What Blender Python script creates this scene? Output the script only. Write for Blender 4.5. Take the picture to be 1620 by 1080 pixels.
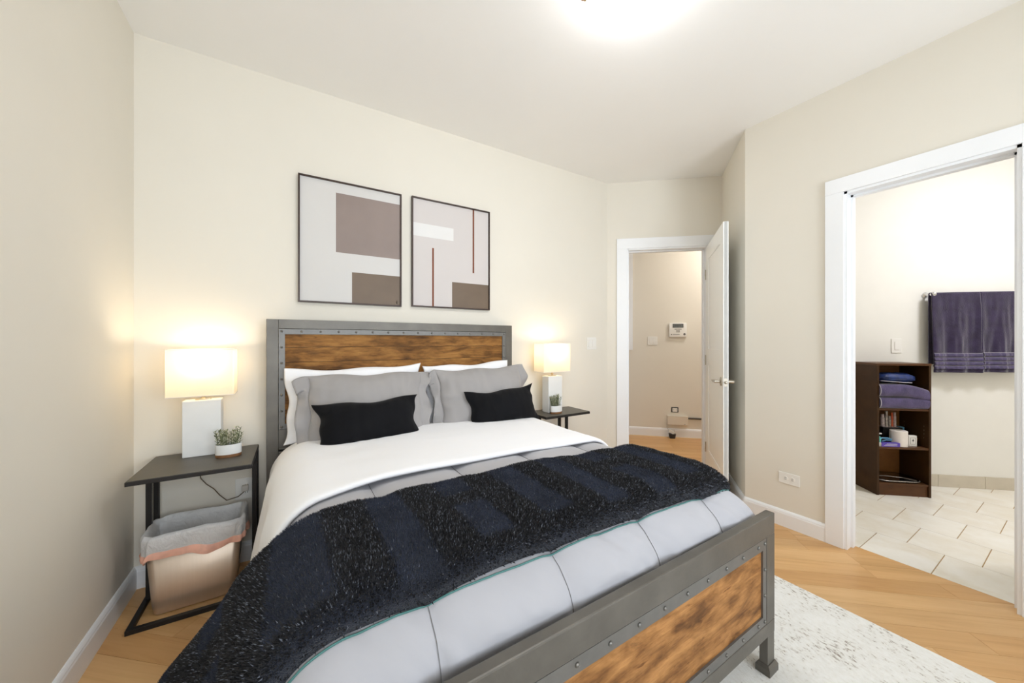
import bpy, bmesh, math, random
from mathutils import Vector, Matrix, noise
random.seed(7)
PI = math.pi
scene = bpy.context.scene
COL = scene.collection
for _o in list(bpy.data.objects):
    bpy.data.objects.remove(_o, do_unlink=True)

# ------------------------------------------------------------------ camera
CAM_H = 1.22
YAW = math.radians(31.3)
cam_d = bpy.data.cameras.new('camera')
cam_d.sensor_fit = 'HORIZONTAL'
cam_d.sensor_width = 36.0
cam_d.lens = 36.0 * 568.0 / 1620.0
cam_d.clip_start = 0.02
cam = bpy.data.objects.new('camera', cam_d)
COL.objects.link(cam)
cam.location = (0, 0, CAM_H)
cam.rotation_euler = (PI / 2, 0, -YAW)
scene.camera = cam

# ------------------------------------------------------------------ colour management and world
scene.view_settings.view_transform = 'Standard'
scene.view_settings.look = 'None'
scene.view_settings.gamma = 1.0
scene.view_settings.use_curve_mapping = False
scene.view_settings.exposure = 0.16
scene.cycles.use_denoising = True
scene.cycles.use_adaptive_sampling = True
scene.cycles.adaptive_threshold = 0.05
scene.cycles.max_bounces = 7
scene.cycles.diffuse_bounces = 5
scene.cycles.transparent_max_bounces = 12
scene.cycles.caustics_reflective = False
scene.cycles.caustics_refractive = False
scene.cycles.sample_clamp_indirect = 6.0
world = bpy.data.worlds.new('daylight_sky')
scene.world = world
world.use_nodes = True
world.node_tree.nodes['Background'].inputs[0].default_value = (0.78, 0.88, 1.0, 1)
world.node_tree.nodes['Background'].inputs[1].default_value = 1.0


def area_light(name, loc, rot, sx, sy, power, color):
    l = bpy.data.lights.new(name, 'AREA')
    l.shape = 'RECTANGLE'
    l.size, l.size_y = sx, sy
    l.energy = power
    l.color = color
    o = bpy.data.objects.new(name, l)
    COL.objects.link(o)
    o.location = loc
    o.rotation_euler = rot
    return o


def point_light(name, loc, power, color, radius=0.04):
    l = bpy.data.lights.new(name, 'POINT')
    l.energy = power
    l.color = color
    l.shadow_soft_size = radius
    o = bpy.data.objects.new(name, l)
    COL.objects.link(o)
    o.location = loc
    return o


# added daylight stand-ins outside the unseen windows, tilted up to brighten the ceiling
area_light('daylight_fill', (0.15, -1.62, 1.55), (PI / 2 + 0.34, 0, 0), 1.3, 1.7, 47, (0.83, 0.91, 1.0))
area_light('daylight_fill', (1.85, -1.62, 1.55), (PI / 2 + 0.34, 0, 0), 1.3, 1.7, 47, (0.83, 0.91, 1.0))


# ------------------------------------------------------------------ materials
def s2l(c):
    return tuple(((v / 255) / 12.92 if v / 255 <= 0.04045 else ((v / 255 + 0.055) / 1.055) ** 2.4) for v in c) + (1,)


def new_mat(name):
    m = bpy.data.materials.new(name)
    m.use_nodes = True
    nt = m.node_tree
    b = nt.nodes['Principled BSDF']
    return m, nt, b


def N(nt, kind, **kw):
    n = nt.nodes.new(kind)
    for k, v in kw.items():
        setattr(n, k, v)
    return n


def coords(nt, scale=(1, 1, 1), rotz=0.0, rnd=False):
    tc = N(nt, 'ShaderNodeTexCoord')
    mp = N(nt, 'ShaderNodeMapping')
    mp.inputs['Scale'].default_value = scale
    if rotz:
        rt = N(nt, 'ShaderNodeMapping')
        rt.inputs['Rotation'].default_value = (0, 0, rotz)
        nt.links.new(tc.outputs['Object'], rt.inputs[0])
        src = rt.outputs[0]
    else:
        src = tc.outputs['Object']
    if rnd:
        oi = N(nt, 'ShaderNodeObjectInfo')
        mul = N(nt, 'ShaderNodeMath', operation='MULTIPLY')
        mul.inputs[1].default_value = 61.0
        nt.links.new(oi.outputs['Random'], mul.inputs[0])
        add = N(nt, 'ShaderNodeVectorMath', operation='ADD')
        nt.links.new(src, mp.inputs[0])
        nt.links.new(mp.outputs[0], add.inputs[0])
        nt.links.new(mul.outputs[0], add.inputs[1])
        return add.outputs[0]
    nt.links.new(src, mp.inputs[0])
    return mp.outputs[0]


def noise_tex(nt, vec, scale, detail=4, rough=0.55, dist=0.0):
    n = N(nt, 'ShaderNodeTexNoise')
    n.inputs['Scale'].default_value = scale
    n.inputs['Detail'].default_value = detail
    n.inputs['Roughness'].default_value = rough
    n.inputs['Distortion'].default_value = dist
    nt.links.new(vec, n.inputs['Vector'])
    return n.outputs['Fac']


def ramp(nt, fac, stops):
    r = N(nt, 'ShaderNodeValToRGB')
    e = r.color_ramp.elements
    while len(e) < len(stops):
        e.new(0.5)
    for el, (p, c) in zip(e, stops):
        el.position = p
        el.color = c
    nt.links.new(fac, r.inputs[0])
    return r.outputs[0]


def bump(nt, b, height, strength, dist=0.01):
    n = N(nt, 'ShaderNodeBump')
    n.inputs['Strength'].default_value = strength
    n.inputs['Distance'].default_value = dist
    nt.links.new(height, n.inputs['Height'])
    nt.links.new(n.outputs[0], b.inputs['Normal'])


def plain(name, rgb, rough=0.5, metal=0.0, spec=0.5, var=0.0, vscale=8.0, bmp=0.0, bscale=200.0, sheen=0.0, coat=0.0):
    m, nt, b = new_mat(name)
    c = s2l(rgb)
    b.inputs['Base Color'].default_value = c
    b.inputs['Roughness'].default_value = rough
    b.inputs['Metallic'].default_value = metal
    b.inputs['Specular IOR Level'].default_value = spec
    b.inputs['Sheen Weight'].default_value = sheen
    b.inputs['Coat Weight'].default_value = coat
    v = coords(nt)
    if var > 0:
        f = noise_tex(nt, v, vscale)
        lo = tuple(max(0, x * (1 - var)) for x in c[:3]) + (1,)
        hi = tuple(min(1, x * (1 + var)) for x in c[:3]) + (1,)
        nt.links.new(ramp(nt, f, [(0.3, lo), (0.7, hi)]), b.inputs['Base Color'])
    if bmp > 0:
        bump(nt, b, noise_tex(nt, v, bscale, 3), bmp, 0.004)
    return m


def emis(name, rgb, strength):
    m, nt, b = new_mat(name)
    b.inputs['Base Color'].default_value = s2l(rgb)
    b.inputs['Emission Color'].default_value = s2l(rgb)
    b.inputs['Emission Strength'].default_value = strength
    return m


M = {}
M['wall'] = plain('wall_paint', (232, 226, 213), 0.75, spec=0.25, var=0.015, vscale=1.5, bmp=0.05, bscale=350)
M['ceiling'] = plain('ceiling_paint', (247, 245, 241), 0.85, spec=0.2, var=0.01, vscale=1.5, bmp=0.04, bscale=350)
M['bathwall'] = plain('bath_wall_paint', (237, 235, 228), 0.7, spec=0.3, var=0.01, bmp=0.05, bscale=350)
M['trim'] = plain('white_trim_paint', (244, 245, 246), 0.35, spec=0.45, var=0.01, vscale=5)
M['door'] = plain('white_door_paint', (248, 248, 244), 0.35, spec=0.45, var=0.01, vscale=5)
M['nickel'] = plain('satin_nickel', (190, 182, 168), 0.3, metal=1.0, var=0.05, vscale=40)
M['chrome'] = plain('chrome', (225, 225, 225), 0.1, metal=1.0, var=0.02)
M['steel'] = plain('gunmetal_frame', (108, 104, 97), 0.45, metal=0.5, var=0.14, vscale=9, bmp=0.08, bscale=90)
M['strip'] = plain('grey_strip_metal', (118, 116, 112), 0.45, metal=0.5, var=0.08, vscale=20, bmp=0.05, bscale=90)
M['rivet'] = plain('rivet_steel', (128, 126, 121), 0.45, metal=0.8, var=0.05)
M['black_metal'] = plain('black_metal', (30, 28, 27), 0.5, metal=0.3, var=0.1, vscale=30)
M['table_top'] = plain('charcoal_table_top', (80, 75, 66), 0.42, var=0.06, vscale=30, bmp=0.06, bscale=150)
M['black_edge'] = plain('black_edge', (26, 22, 20), 0.5, var=0.08)
M['ceramic'] = plain('white_ceramic', (233, 233, 230), 0.45, var=0.015, vscale=20, bmp=0.03, bscale=120)
M['pot_wood'] = plain('walnut_saucer', (132, 92, 58), 0.5, var=0.2, vscale=40)
M['leaf'] = plain('succulent_leaf', (112, 118, 84), 0.55, var=0.4, vscale=60)
M['leaf_pale'] = plain('succulent_leaf_pale', (186, 188, 158), 0.55, var=0.2, vscale=60)
M['soil'] = plain('soil', (52, 44, 34), 0.9, var=0.3, vscale=80)
M['white_cloth'] = plain('white_cotton', (250, 250, 252), 0.8, spec=0.2, var=0.01, bmp=0.05, bscale=500, sheen=0.15)
M['grey_cloth'] = plain('grey_microfibre', (176, 175, 179), 0.7, spec=0.25, var=0.02, vscale=4, bmp=0.04, bscale=500, sheen=0.3)
M['sham'] = plain('grey_sham_cloth', (160, 156, 154), 0.7, spec=0.25, var=0.03, vscale=5, bmp=0.05, bscale=400, sheen=0.3)
M['velvet'] = plain('black_velvet', (12, 12, 15), 0.8, spec=0.15, var=0.3, vscale=7, bmp=0.05, bscale=300, sheen=0.05)
M['seam'] = plain('seam_thread', (128, 126, 126), 0.8, var=0.05)
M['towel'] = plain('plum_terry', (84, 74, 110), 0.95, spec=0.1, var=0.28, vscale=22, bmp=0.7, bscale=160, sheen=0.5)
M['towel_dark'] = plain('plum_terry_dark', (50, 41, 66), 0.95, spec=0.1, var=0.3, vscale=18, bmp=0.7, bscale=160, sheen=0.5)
M['towel_band'] = plain('plum_satin_band', (64, 54, 92), 0.6, var=0.3, vscale=40, bmp=0.3, bscale=120, sheen=0.4)
M['towel_trim'] = plain('towel_trim_white', (210, 206, 212), 0.9, var=0.05)
M['blue_bundle'] = plain('navy_blue_plastic', (26, 48, 104), 0.45, var=0.5, vscale=30, bmp=0.5, bscale=60)
M['espresso'] = plain('espresso_laminate', (60, 37, 14), 0.5, spec=0.25, var=0.2, vscale=8)
M['espresso_edge'] = plain('espresso_edge', (84, 52, 26), 0.45, spec=0.3, var=0.15, vscale=12)
M['hardboard'] = plain('brown_back_panel', (142, 92, 42), 0.6, var=0.12, vscale=14)
M['plate_white'] = plain('white_plastic', (240, 238, 232), 0.35, var=0.01)
M['dark_slot'] = plain('dark_slot', (40, 38, 36), 0.6, var=0.1)
M['lcd'] = plain('lcd_grey', (116, 122, 120), 0.25, var=0.15, vscale=60)
M['lcd_rim'] = plain('lcd_rim', (84, 84, 82), 0.4, var=0.05)
M['print_grey'] = plain('print_grey', (104, 98, 90), 0.6, var=0.05)
M['print_dark'] = plain('print_dark', (58, 56, 58), 0.6, var=0.05)
M['hub'] = plain('cream_box_plastic', (222, 214, 200), 0.5, var=0.02)
M['plaque'] = plain('tan_plaque', (168, 148, 118), 0.4, var=0.1)
M['cable'] = plain('dark_conduit', (84, 76, 68), 0.5, var=0.1)
M['cord'] = plain('lamp_cord', (110, 96, 76), 0.5, var=0.1)
M['white_cord'] = plain('white_cord', (206, 200, 190), 0.5, var=0.05)
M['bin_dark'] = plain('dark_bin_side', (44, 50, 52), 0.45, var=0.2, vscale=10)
M['rubber'] = plain('black_rubber', (24, 24, 26), 0.6, var=0.1)
M['peach'] = plain('peach_drawstring', (244, 188, 166), 0.45, var=0.1, vscale=30)
M['art_paper'] = plain('art_off_white', (212, 209, 205), 0.55, var=0.015, vscale=3)
M['art_paper2'] = plain('art_pale_rose', (210, 203, 199), 0.55, var=0.015, vscale=3)
M['art_taupe'] = plain('art_taupe', (142, 126, 118), 0.5, var=0.07, vscale=4)
M['art_brown'] = plain('art_umber', (112, 94, 76), 0.5, var=0.08, vscale=6)
M['art_rust'] = plain('art_rust', (122, 66, 38), 0.5, var=0.1, vscale=20)
M['art_white'] = plain('art_white', (228, 226, 223), 0.5, var=0.01)
M['art_frame'] = plain('dark_bronze_frame', (58, 42, 34), 0.4, metal=0.3, var=0.1)
M['carton_purple'] = plain('purple_carton', (84, 60, 168), 0.4, var=0.2, vscale=60)
M['teal'] = plain('teal_plastic', (96, 190, 178), 0.35, var=0.1)
M['sky_blue'] = plain('sky_blue_card', (110, 176, 214), 0.45, var=0.15, vscale=60)
M['paper'] = plain('tissue_paper', (240, 232, 224), 0.9, var=0.02, bmp=0.2, bscale=90)
M['orange'] = plain('orange_plastic', (216, 96, 54), 0.35, var=0.1)
M['clear'] = plain('clear_pinkish_plastic', (206, 190, 188), 0.2, var=0.3, vscale=90)
M['silver_plastic'] = plain('silver_plastic', (168, 160, 152), 0.3, metal=0.5, var=0.35, vscale=70)
M['gloss_black'] = plain('gloss_black_glass', (14, 13, 13), 0.06, var=0.1, coat=0.6)
M['grout'] = plain('sand_grout', (178, 148, 104), 0.9, var=0.1, vscale=30)
M['tile_base'] = plain('beige_base_tile', (205, 196, 178), 0.4, var=0.06, vscale=9)
M['dome_metal'] = plain('aged_brass_clip', (150, 128, 98), 0.35, metal=0.9, var=0.1)
M['dome_pan'] = plain('white_pan', (236, 232, 224), 0.5, var=0.02)
M['dome_glass'] = emis('lit_opal_glass', (246, 249, 255), 21.0)
M['bulb'] = emis('lit_bulb', (255, 224, 176), 25.0)
M['bath_lamp'] = emis('lit_bath_glass', (248, 249, 255), 92.0)
M['hall_lamp'] = emis('lit_hall_glass', (255, 250, 246), 72.0)
M['plastic_black'] = plain('black_plastic_pot', (42, 40, 42), 0.5, var=0.1)
M['mattress'] = plain('mattress_cover', (240, 238, 234), 0.85, var=0.02, bmp=0.2, bscale=60)


def mat_floor():
    m, nt, b = new_mat('oak_floor_board')
    a = math.radians(41.5)
    v = coords(nt, (1.6, 26, 1), a, True)
    f = noise_tex(nt, v, 1.0, 6, 0.62, 0.9)
    v2 = coords(nt, (0.7, 5, 1), a, True)
    f2 = noise_tex(nt, v2, 1.2, 3, 0.5, 0.4)
    c1 = ramp(nt, f, [(0.28, s2l((190, 138, 82))), (0.50, s2l((218, 172, 114))), (0.74, s2l((228, 187, 132)))])
    oi = N(nt, 'ShaderNodeObjectInfo')
    c2 = ramp(nt, oi.outputs['Random'], [(0.0, s2l((206, 156, 100))), (0.55, s2l((220, 174, 118))), (1.0, s2l((234, 195, 142)))])
    mx = N(nt, 'ShaderNodeMix', data_type='RGBA', blend_type='MIX')
    mx.inputs[0].default_value = 0.5
    nt.links.new(c1, mx.inputs[6])
    nt.links.new(c2, mx.inputs[7])
    c3 = ramp(nt, f2, [(0.3, (0.84, 0.80, 0.76, 1)), (0.6, (1, 1, 1, 1))])
    m2 = N(nt, 'ShaderNodeMix', data_type='RGBA', blend_type='MULTIPLY')
    m2.inputs[0].default_value = 0.8
    nt.links.new(mx.outputs[2], m2.inputs[6])
    nt.links.new(c3, m2.inputs[7])
    nt.links.new(m2.outputs[2], b.inputs['Base Color'])
    b.inputs['Roughness'].default_value = 0.38
    bump(nt, b, f, 0.06, 0.004)
    return m


def mat_rustic(name, light, mid, dark, along=(2.2, 1, 16)):
    m, nt, b = new_mat(name)
    v = coords(nt, along, 0, True)
    f = noise_tex(nt, v, 1.6, 7, 0.65, 1.1)
    c1 = ramp(nt, f, [(0.25, s2l(dark)), (0.45, s2l(mid)), (0.72, s2l(light))])
    v2 = coords(nt, (5, 1, 14), 0, True)
    f2 = noise_tex(nt, v2, 1.3, 4, 0.6, 0.3)
    c2 = ramp(nt, f2, [(0.36, (0.16, 0.12, 0.09, 1)), (0.46, (0.55, 0.50, 0.44, 1)), (0.60, (1, 1, 1, 1))])
    v3 = coords(nt, (9, 1, 40), 0, True)
    f3 = noise_tex(nt, v3, 1.5, 3, 0.6, 0.2)
    c3 = ramp(nt, f3, [(0.27, (0.30, 0.22, 0.16, 1)), (0.36, (1, 1, 1, 1))])
    m1 = N(nt, 'ShaderNodeMix', data_type='RGBA', blend_type='MULTIPLY')
    m1.inputs[0].default_value = 0.75
    nt.links.new(c1, m1.inputs[6])
    nt.links.new(c2, m1.inputs[7])
    m2 = N(nt, 'ShaderNodeMix', data_type='RGBA', blend_type='MULTIPLY')
    m2.inputs[0].default_value = 0.8
    nt.links.new(m1.outputs[2], m2.inputs[6])
    nt.links.new(c3, m2.inputs[7])
    v4 = coords(nt, (7, 1, 150), 0, True)
    f4 = noise_tex(nt, v4, 1.0, 4, 0.7, 0.6)
    c4 = ramp(nt, f4, [(0.30, (0.62, 0.56, 0.50, 1)), (0.52, (1, 1, 1, 1))])
    m3 = N(nt, 'ShaderNodeMix', data_type='RGBA', blend_type='MULTIPLY')
    m3.inputs[0].default_value = 0.75
    nt.links.new(m2.outputs[2], m3.inputs[6])
    nt.links.new(c4, m3.inputs[7])
    nt.links.new(m3.outputs[2], b.inputs['Base Color'])
    b.inputs['Roughness'].default_value = 0.62
    b.inputs['Specular IOR Level'].default_value = 0.22
    bump(nt, b, f, 0.12, 0.004)
    return m


def mat_tile():
    m, nt, b = new_mat('cream_floor_tile')
    v = coords(nt, (1, 1, 1), 0, True)
    f = noise_tex(nt, v, 5, 5, 0.6, 0.5)
    c = ramp(nt, f, [(0.3, s2l((234, 226, 209))), (0.6, s2l((244, 240, 230))), (0.8, s2l((248, 245, 238)))])
    nt.links.new(c, b.inputs['Base Color'])
    b.inputs['Roughness'].default_value = 0.35
    return m


def mat_rug():
    m, nt, b = new_mat('distressed_rug')
    v = coords(nt, (78, 40, 1), 0.25)
    f = noise_tex(nt, v, 1.0, 3, 0.7, 0.3)
    v2 = coords(nt, (1, 1, 1), 0)
    f2 = noise_tex(nt, v2, 4.5, 3, 0.6, 0.5)
    add = N(nt, 'ShaderNodeMath', operation='MULTIPLY_ADD')
    add.inputs[1].default_value = 0.55
    nt.links.new(f2, add.inputs[0])
    nt.links.new(f, add.inputs[2])
    c = ramp(nt, add.outputs[0], [(0.52, s2l((150, 138, 126))), (0.60, s2l((200, 193, 184))), (0.665, s2l((238, 236, 230))), (0.9, s2l((246, 245, 241)))])
    nt.links.new(c, b.inputs['Base Color'])
    b.inputs['Roughness'].default_value = 0.95
    b.inputs['Specular IOR Level'].default_value = 0.1
    bump(nt, b, noise_tex(nt, v2, 260, 3), 0.5, 0.004)
    return m


def mat_throw(name, c0, c1, bs):
    m, nt, b = new_mat(name)
    v = coords(nt)
    f = noise_tex(nt, v, 11, 4)
    nt.links.new(ramp(nt, f, [(0.35, s2l(c0)), (0.7, s2l(c1))]), b.inputs['Base Color'])
    b.inputs['Roughness'].default_value = 0.9
    b.inputs['Specular IOR Level'].default_value = 0.2
    b.inputs['Sheen Weight'].default_value = 0.12
    bump(nt, b, noise_tex(nt, v, bs, 3), 0.8, 0.01)
    return m


def mat_shade():
    m, nt, b = new_mat('lit_linen_shade')
    out = nt.nodes['Material Output']
    v = coords(nt, (1, 1, 1))
    f = noise_tex(nt, v, 400, 2)
    c = ramp(nt, f, [(0.3, (0.92, 0.84, 0.68, 1)), (0.7, (0.96, 0.89, 0.75, 1))])
    d = N(nt, 'ShaderNodeBsdfDiffuse')
    t = N(nt, 'ShaderNodeBsdfTranslucent')
    nt.links.new(c, d.inputs[0])
    nt.links.new(c, t.inputs[0])
    mx = N(nt, 'ShaderNodeMixShader')
    mx.inputs[0].default_value = 0.34
    nt.links.new(d.outputs[0], mx.inputs[1])
    nt.links.new(t.outputs[0], mx.inputs[2])
    nt.links.new(mx.outputs[0], out.inputs[0])
    return m


def mat_liner():
    m, nt, b = new_mat('bin_liner_plastic')
    out = nt.nodes['Material Output']
    v = coords(nt, (1, 1, 1))
    f = noise_tex(nt, v, 16, 4)
    b.inputs['Base Color'].default_value = s2l((250, 250, 250))
    b.inputs['Roughness'].default_value = 0.3
    bump(nt, b, noise_tex(nt, v, 22, 4, 0.6, 1.6), 0.6, 0.02)
    tl = N(nt, 'ShaderNodeBsdfTranslucent')
    tl.inputs[0].default_value = (0.95, 0.95, 0.96, 1)
    m0 = N(nt, 'ShaderNodeMixShader')
    m0.inputs[0].default_value = 0.2
    nt.links.new(b.outputs[0], m0.inputs[1])
    nt.links.new(tl.outputs[0], m0.inputs[2])
    tr = N(nt, 'ShaderNodeBsdfTransparent')
    mx = N(nt, 'ShaderNodeMixShader')
    fac = N(nt, 'ShaderNodeMapRange')
    fac.inputs['To Min'].default_value = 0.72
    fac.inputs['To Max'].default_value = 0.97
    nt.links.new(f, fac.inputs[0])
    nt.links.new(fac.outputs[0], mx.inputs[0])
    nt.links.new(tr.outputs[0], mx.inputs[1])
    nt.links.new(m0.outputs[0], mx.inputs[2])
    nt.links.new(mx.outputs[0], out.inputs[0])
    return m


def mat_glass():
    m, nt, b = new_mat('window_glass')
    out = nt.nodes['Material Output']
    tr = N(nt, 'ShaderNodeBsdfTransparent')
    gl = N(nt, 'ShaderNodeBsdfGlossy')
    gl.inputs['Roughness'].default_value = 0.02
    fr = N(nt, 'ShaderNodeFresnel')
    mx = N(nt, 'ShaderNodeMixShader')
    nt.links.new(fr.outputs[0], mx.inputs[0])
    nt.links.new(tr.outputs[0], mx.inputs[1])
    nt.links.new(gl.outputs[0], mx.inputs[2])
    nt.links.new(mx.outputs[0], out.inputs[0])
    return m


M['floor'] = mat_floor()
M['head_wood'] = mat_rustic('rustic_headboard_wood', (188, 136, 74), (152, 106, 54), (82, 56, 34))
M['foot_wood'] = mat_rustic('rustic_footboard_wood', (202, 148, 90), (170, 120, 70), (100, 70, 44), (2.0, 1, 11))
M['tile'] = mat_tile()
M['rug'] = mat_rug()
M['throw'] = mat_throw('navy_plush_throw', (25, 28, 37), (40, 44, 56), 420)
M['throw_pile'] = plain('navy_pile', (47, 52, 66), 0.85, spec=0.25, var=0.35, vscale=9, sheen=0.1)
M['throw_knob'] = plain('charcoal_pile', (44, 43, 44), 0.7, spec=0.4, var=0.3, vscale=60)
M['throw_glint'] = plain('painted_pile_glints', (120, 124, 134), 0.6, spec=0.5, var=0.2, vscale=60)  # pale strand colour paints the glints of light on the rough pile
M['throw_back'] = plain('teal_throw_hem', (74, 122, 118), 0.7, var=0.1)
M['shade'] = mat_shade()
M['liner'] = mat_liner()
M['glass'] = mat_glass()


def mat_bin():
    m, nt, b = new_mat('brushed_steel_bin')
    v = coords(nt, (120, 120, 2))
    f = noise_tex(nt, v, 1, 2)
    nt.links.new(ramp(nt, f, [(0.3, s2l((208, 190, 170))), (0.7, s2l((212, 194, 175)))]), b.inputs['Base Color'])
    b.inputs['Metallic'].default_value = 0.8
    b.inputs['Roughness'].default_value = 0.4
    return m


M['bin'] = mat_bin()


# ------------------------------------------------------------------ mesh helpers
class MB:
    def __init__(self):
        self.v, self.f, self.m = [], [], []

    def add(self, verts, faces, mi=0):
        o = len(self.v)
        self.v += [tuple(p) for p in verts]
        self.f += [tuple(i + o for i in f) for f in faces]
        self.m += [mi] * len(faces)
        return self

    def box(self, x0, x1, y0, y1, z0, z1, mat=None, mi=0, bev=0.0):
        if x0 > x1: x0, x1 = x1, x0
        if y0 > y1: y0, y1 = y1, y0
        if z0 > z1: z0, z1 = z1, z0
        if bev > 0:
            bm = bmesh.new()
            bmesh.ops.create_cube(bm, size=1)
            for q in bm.verts:
                q.co = Vector(((x0 + x1) / 2 + q.co.x * (x1 - x0), (y0 + y1) / 2 + q.co.y * (y1 - y0), (z0 + z1) / 2 + q.co.z * (z1 - z0)))
            bmesh.ops.bevel(bm, geom=list(bm.edges), offset=bev, segments=2, profile=0.6, affect='EDGES')
            vs = [q.co.copy() for q in bm.verts]
            bm.verts.index_update()
            fs = [[q.index for q in f.verts] for f in bm.faces]
            bm.free()
        else:
            vs = [Vector(p) for p in ((x0, y0, z0), (x1, y0, z0), (x1, y1, z0), (x0, y1, z0), (x0, y0, z1), (x1, y0, z1), (x1, y1, z1), (x0, y1, z1))]
            fs = [(3, 2, 1, 0), (4, 5, 6, 7), (0, 1, 5, 4), (1, 2, 6, 5), (2, 3, 7, 6), (3, 0, 4, 7)]
        if mat is not None:
            vs = [mat @ p for p in vs]
        return self.add(vs, fs, mi)

    def prism(self, poly, z0, z1, mi=0):
        n = len(poly)
        a = sum(poly[i][0] * poly[(i + 1) % n][1] - poly[(i + 1) % n][0] * poly[i][1] for i in range(n))
        if a < 0:
            poly = poly[::-1]
        vs = [(p[0], p[1], z0) for p in poly] + [(p[0], p[1], z1) for p in poly]
        fs = [tuple(range(n))[::-1], tuple(range(n, 2 * n))] + [(i, (i + 1) % n, n + (i + 1) % n, n + i) for i in range(n)]
        return self.add(vs, fs, mi)

    def lathe(self, prof, c=(0, 0, 0), seg=24, axis='Z', mat=None, mi=0, sx=1.0, sy=1.0):
        vs, fs = [], []
        for r, z in prof:
            for k in range(seg):
                a = 2 * PI * k / seg
                p = Vector((r * math.cos(a) * sx, r * math.sin(a) * sy, z))
                if axis == 'X': p = Vector((p.z, p.x, p.y))
                if axis == 'Y': p = Vector((p.x, p.z, p.y))
                p += Vector(c)
                if mat is not None: p = mat @ p
                vs.append(p)
        n = len(prof)
        for i in range(n - 1):
            for k in range(seg):
                k2 = (k + 1) % seg
                fs.append((i * seg + k, i * seg + k2, (i + 1) * seg + k2, (i + 1) * seg + k))
        if prof[0][0] > 1e-6: fs.append(tuple(range(seg))[::-1])
        if prof[-1][0] > 1e-6: fs.append(tuple((n - 1) * seg + k for k in range(seg)))
        return self.add(vs, fs, mi)

    def tube(self, pts, r, seg=8, mat=None, mi=0):
        pts = [Vector(p) for p in pts]
        vs, fs = [], []
        up = Vector((0.13, 0.21, 0.97))
        for i, p in enumerate(pts):
            d = (pts[min(i + 1, len(pts) - 1)] - pts[max(i - 1, 0)]).normalized()
            u = d.cross(up)
            if u.length < 0.05: u = d.cross(Vector((1, 0, 0)))
            u.normalize()
            w = d.cross(u)
            rr = r[i] if isinstance(r, (list, tuple)) else r
            for k in range(seg):
                a = 2 * PI * k / seg
                q = p + u * math.cos(a) * rr + w * math.sin(a) * rr
                vs.append(mat @ q if mat is not None else q)
        for i in range(len(pts) - 1):
            for k in range(seg):
                k2 = (k + 1) % seg
                fs.append((i * seg + k, i * seg + k2, (i + 1) * seg + k2, (i + 1) * seg + k))
        fs.append(tuple(range(seg))[::-1])
        fs.append(tuple((len(pts) - 1) * seg + k for k in range(seg)))
        return self.add(vs, fs, mi)

    def grid(self, fn, nu, nv, mi=0, closed_u=False):
        vs = [fn(i / (nu if closed_u else nu - 1), j / (nv - 1)) for j in range(nv) for i in range(nu)]
        fs = []
        for j in range(nv - 1):
            for i in range(nu if closed_u else nu - 1):
                i2 = (i + 1) % nu
                fs.append((j * nu + i, j * nu + i2, (j + 1) * nu + i2, (j + 1) * nu + i))
        return self.add(vs, fs, mi)

    def build(self, name, mats, parent=None, smooth=False, origin=None):
        me = bpy.data.meshes.new(name)
        if origin is not None:
            O = Vector(origin)
            vs = [tuple(Vector(p) - O) for p in self.v]
        else:
            vs = self.v
        me.from_pydata(vs, [], self.f)
        mats = mats if isinstance(mats, (list, tuple)) else [mats]
        for m in mats:
            me.materials.append(M[m] if isinstance(m, str) else m)
        if len(mats) > 1:
            me.polygons.foreach_set('material_index', self.m)
        if smooth:
            me.polygons.foreach_set('use_smooth', [True] * len(me.polygons))
            if smooth == 'auto':
                me.set_sharp_from_angle(angle=math.radians(38))
        me.update()
        o = bpy.data.objects.new(name, me)
        COL.objects.link(o)
        if origin is not None:
            o.location = origin
        if parent is not None:
            o.parent = parent
            if origin is not None:
                o.matrix_parent_inverse = Matrix.Identity(4)
        return o


def tag(o, label, cat, group=None):
    o['label'] = label
    o['category'] = cat
    if group: o['group'] = group
    return o


def thing(name, label, cat, loc=(0, 0, 0), rotz=0.0, group=None):
    o = bpy.data.objects.new(name, None)
    COL.objects.link(o)
    o.empty_display_size = 0.1
    o.location = loc
    o.rotation_euler = (0, 0, rotz)
    return tag(o, label, cat, group)


def struct(o, label=None):
    o['kind'] = 'structure'
    if label: o['label'] = label
    return o


def subsurf(o, lv=1):
    s = o.modifiers.new('subdivision', 'SUBSURF')
    s.levels = s.render_levels = lv
    return o


def frame2(A, B, flip=False):
    """matrix: x along A->B, y to the left of it (or right if flip), z up"""
    A, B = Vector((A[0], A[1], 0)), Vector((B[0], B[1], 0))
    e = (B - A).normalized()
    n = Vector((-e.y, e.x, 0))
    m = Matrix.Identity(4)
    m.col[0] = (e.x, e.y, 0, 0)
    m.col[1] = (n.x, n.y, 0, 0)
    m.col[3] = (A.x, A.y, 0, 1)
    return m, (B - A).length


# ------------------------------------------------------------------ room shell
CEIL = 2.744
XL, XR, YB, YF = -0.675, 2.775, 2.486, -1.45
C1 = (2.587, 2.486)      # back wall / entry wall corner
C2 = (3.365, 1.820)      # entry wall / nook wall corner
C3 = (2.775, 1.336)      # nook wall / right wall corner
T = 0.12


def wall(name, A, B, y0, y1, z0=0.0, z1=CEIL, openings=(), mat='wall', ext=(0, 0), label=None):
    """box wall in the frame A->B between local y0..y1 with rectangular openings (s0,s1,z0,z1)"""
    m, L = frame2(A, B)
    mb = MB()
    s = -ext[0]
    for (a, b, c, d) in sorted(openings):
        mb.box(s, a, y0, y1, z0, z1, m)
        if c > z0: mb.box(a, b, y0, y1, z0, c, m)
        if d < z1: mb.box(a, b, y0, y1, d, z1, m)
        s = b
    mb.box(s, L + ext[1], y0, y1, z0, z1, m)
    return struct(mb.build(name, mat), label)


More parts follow.
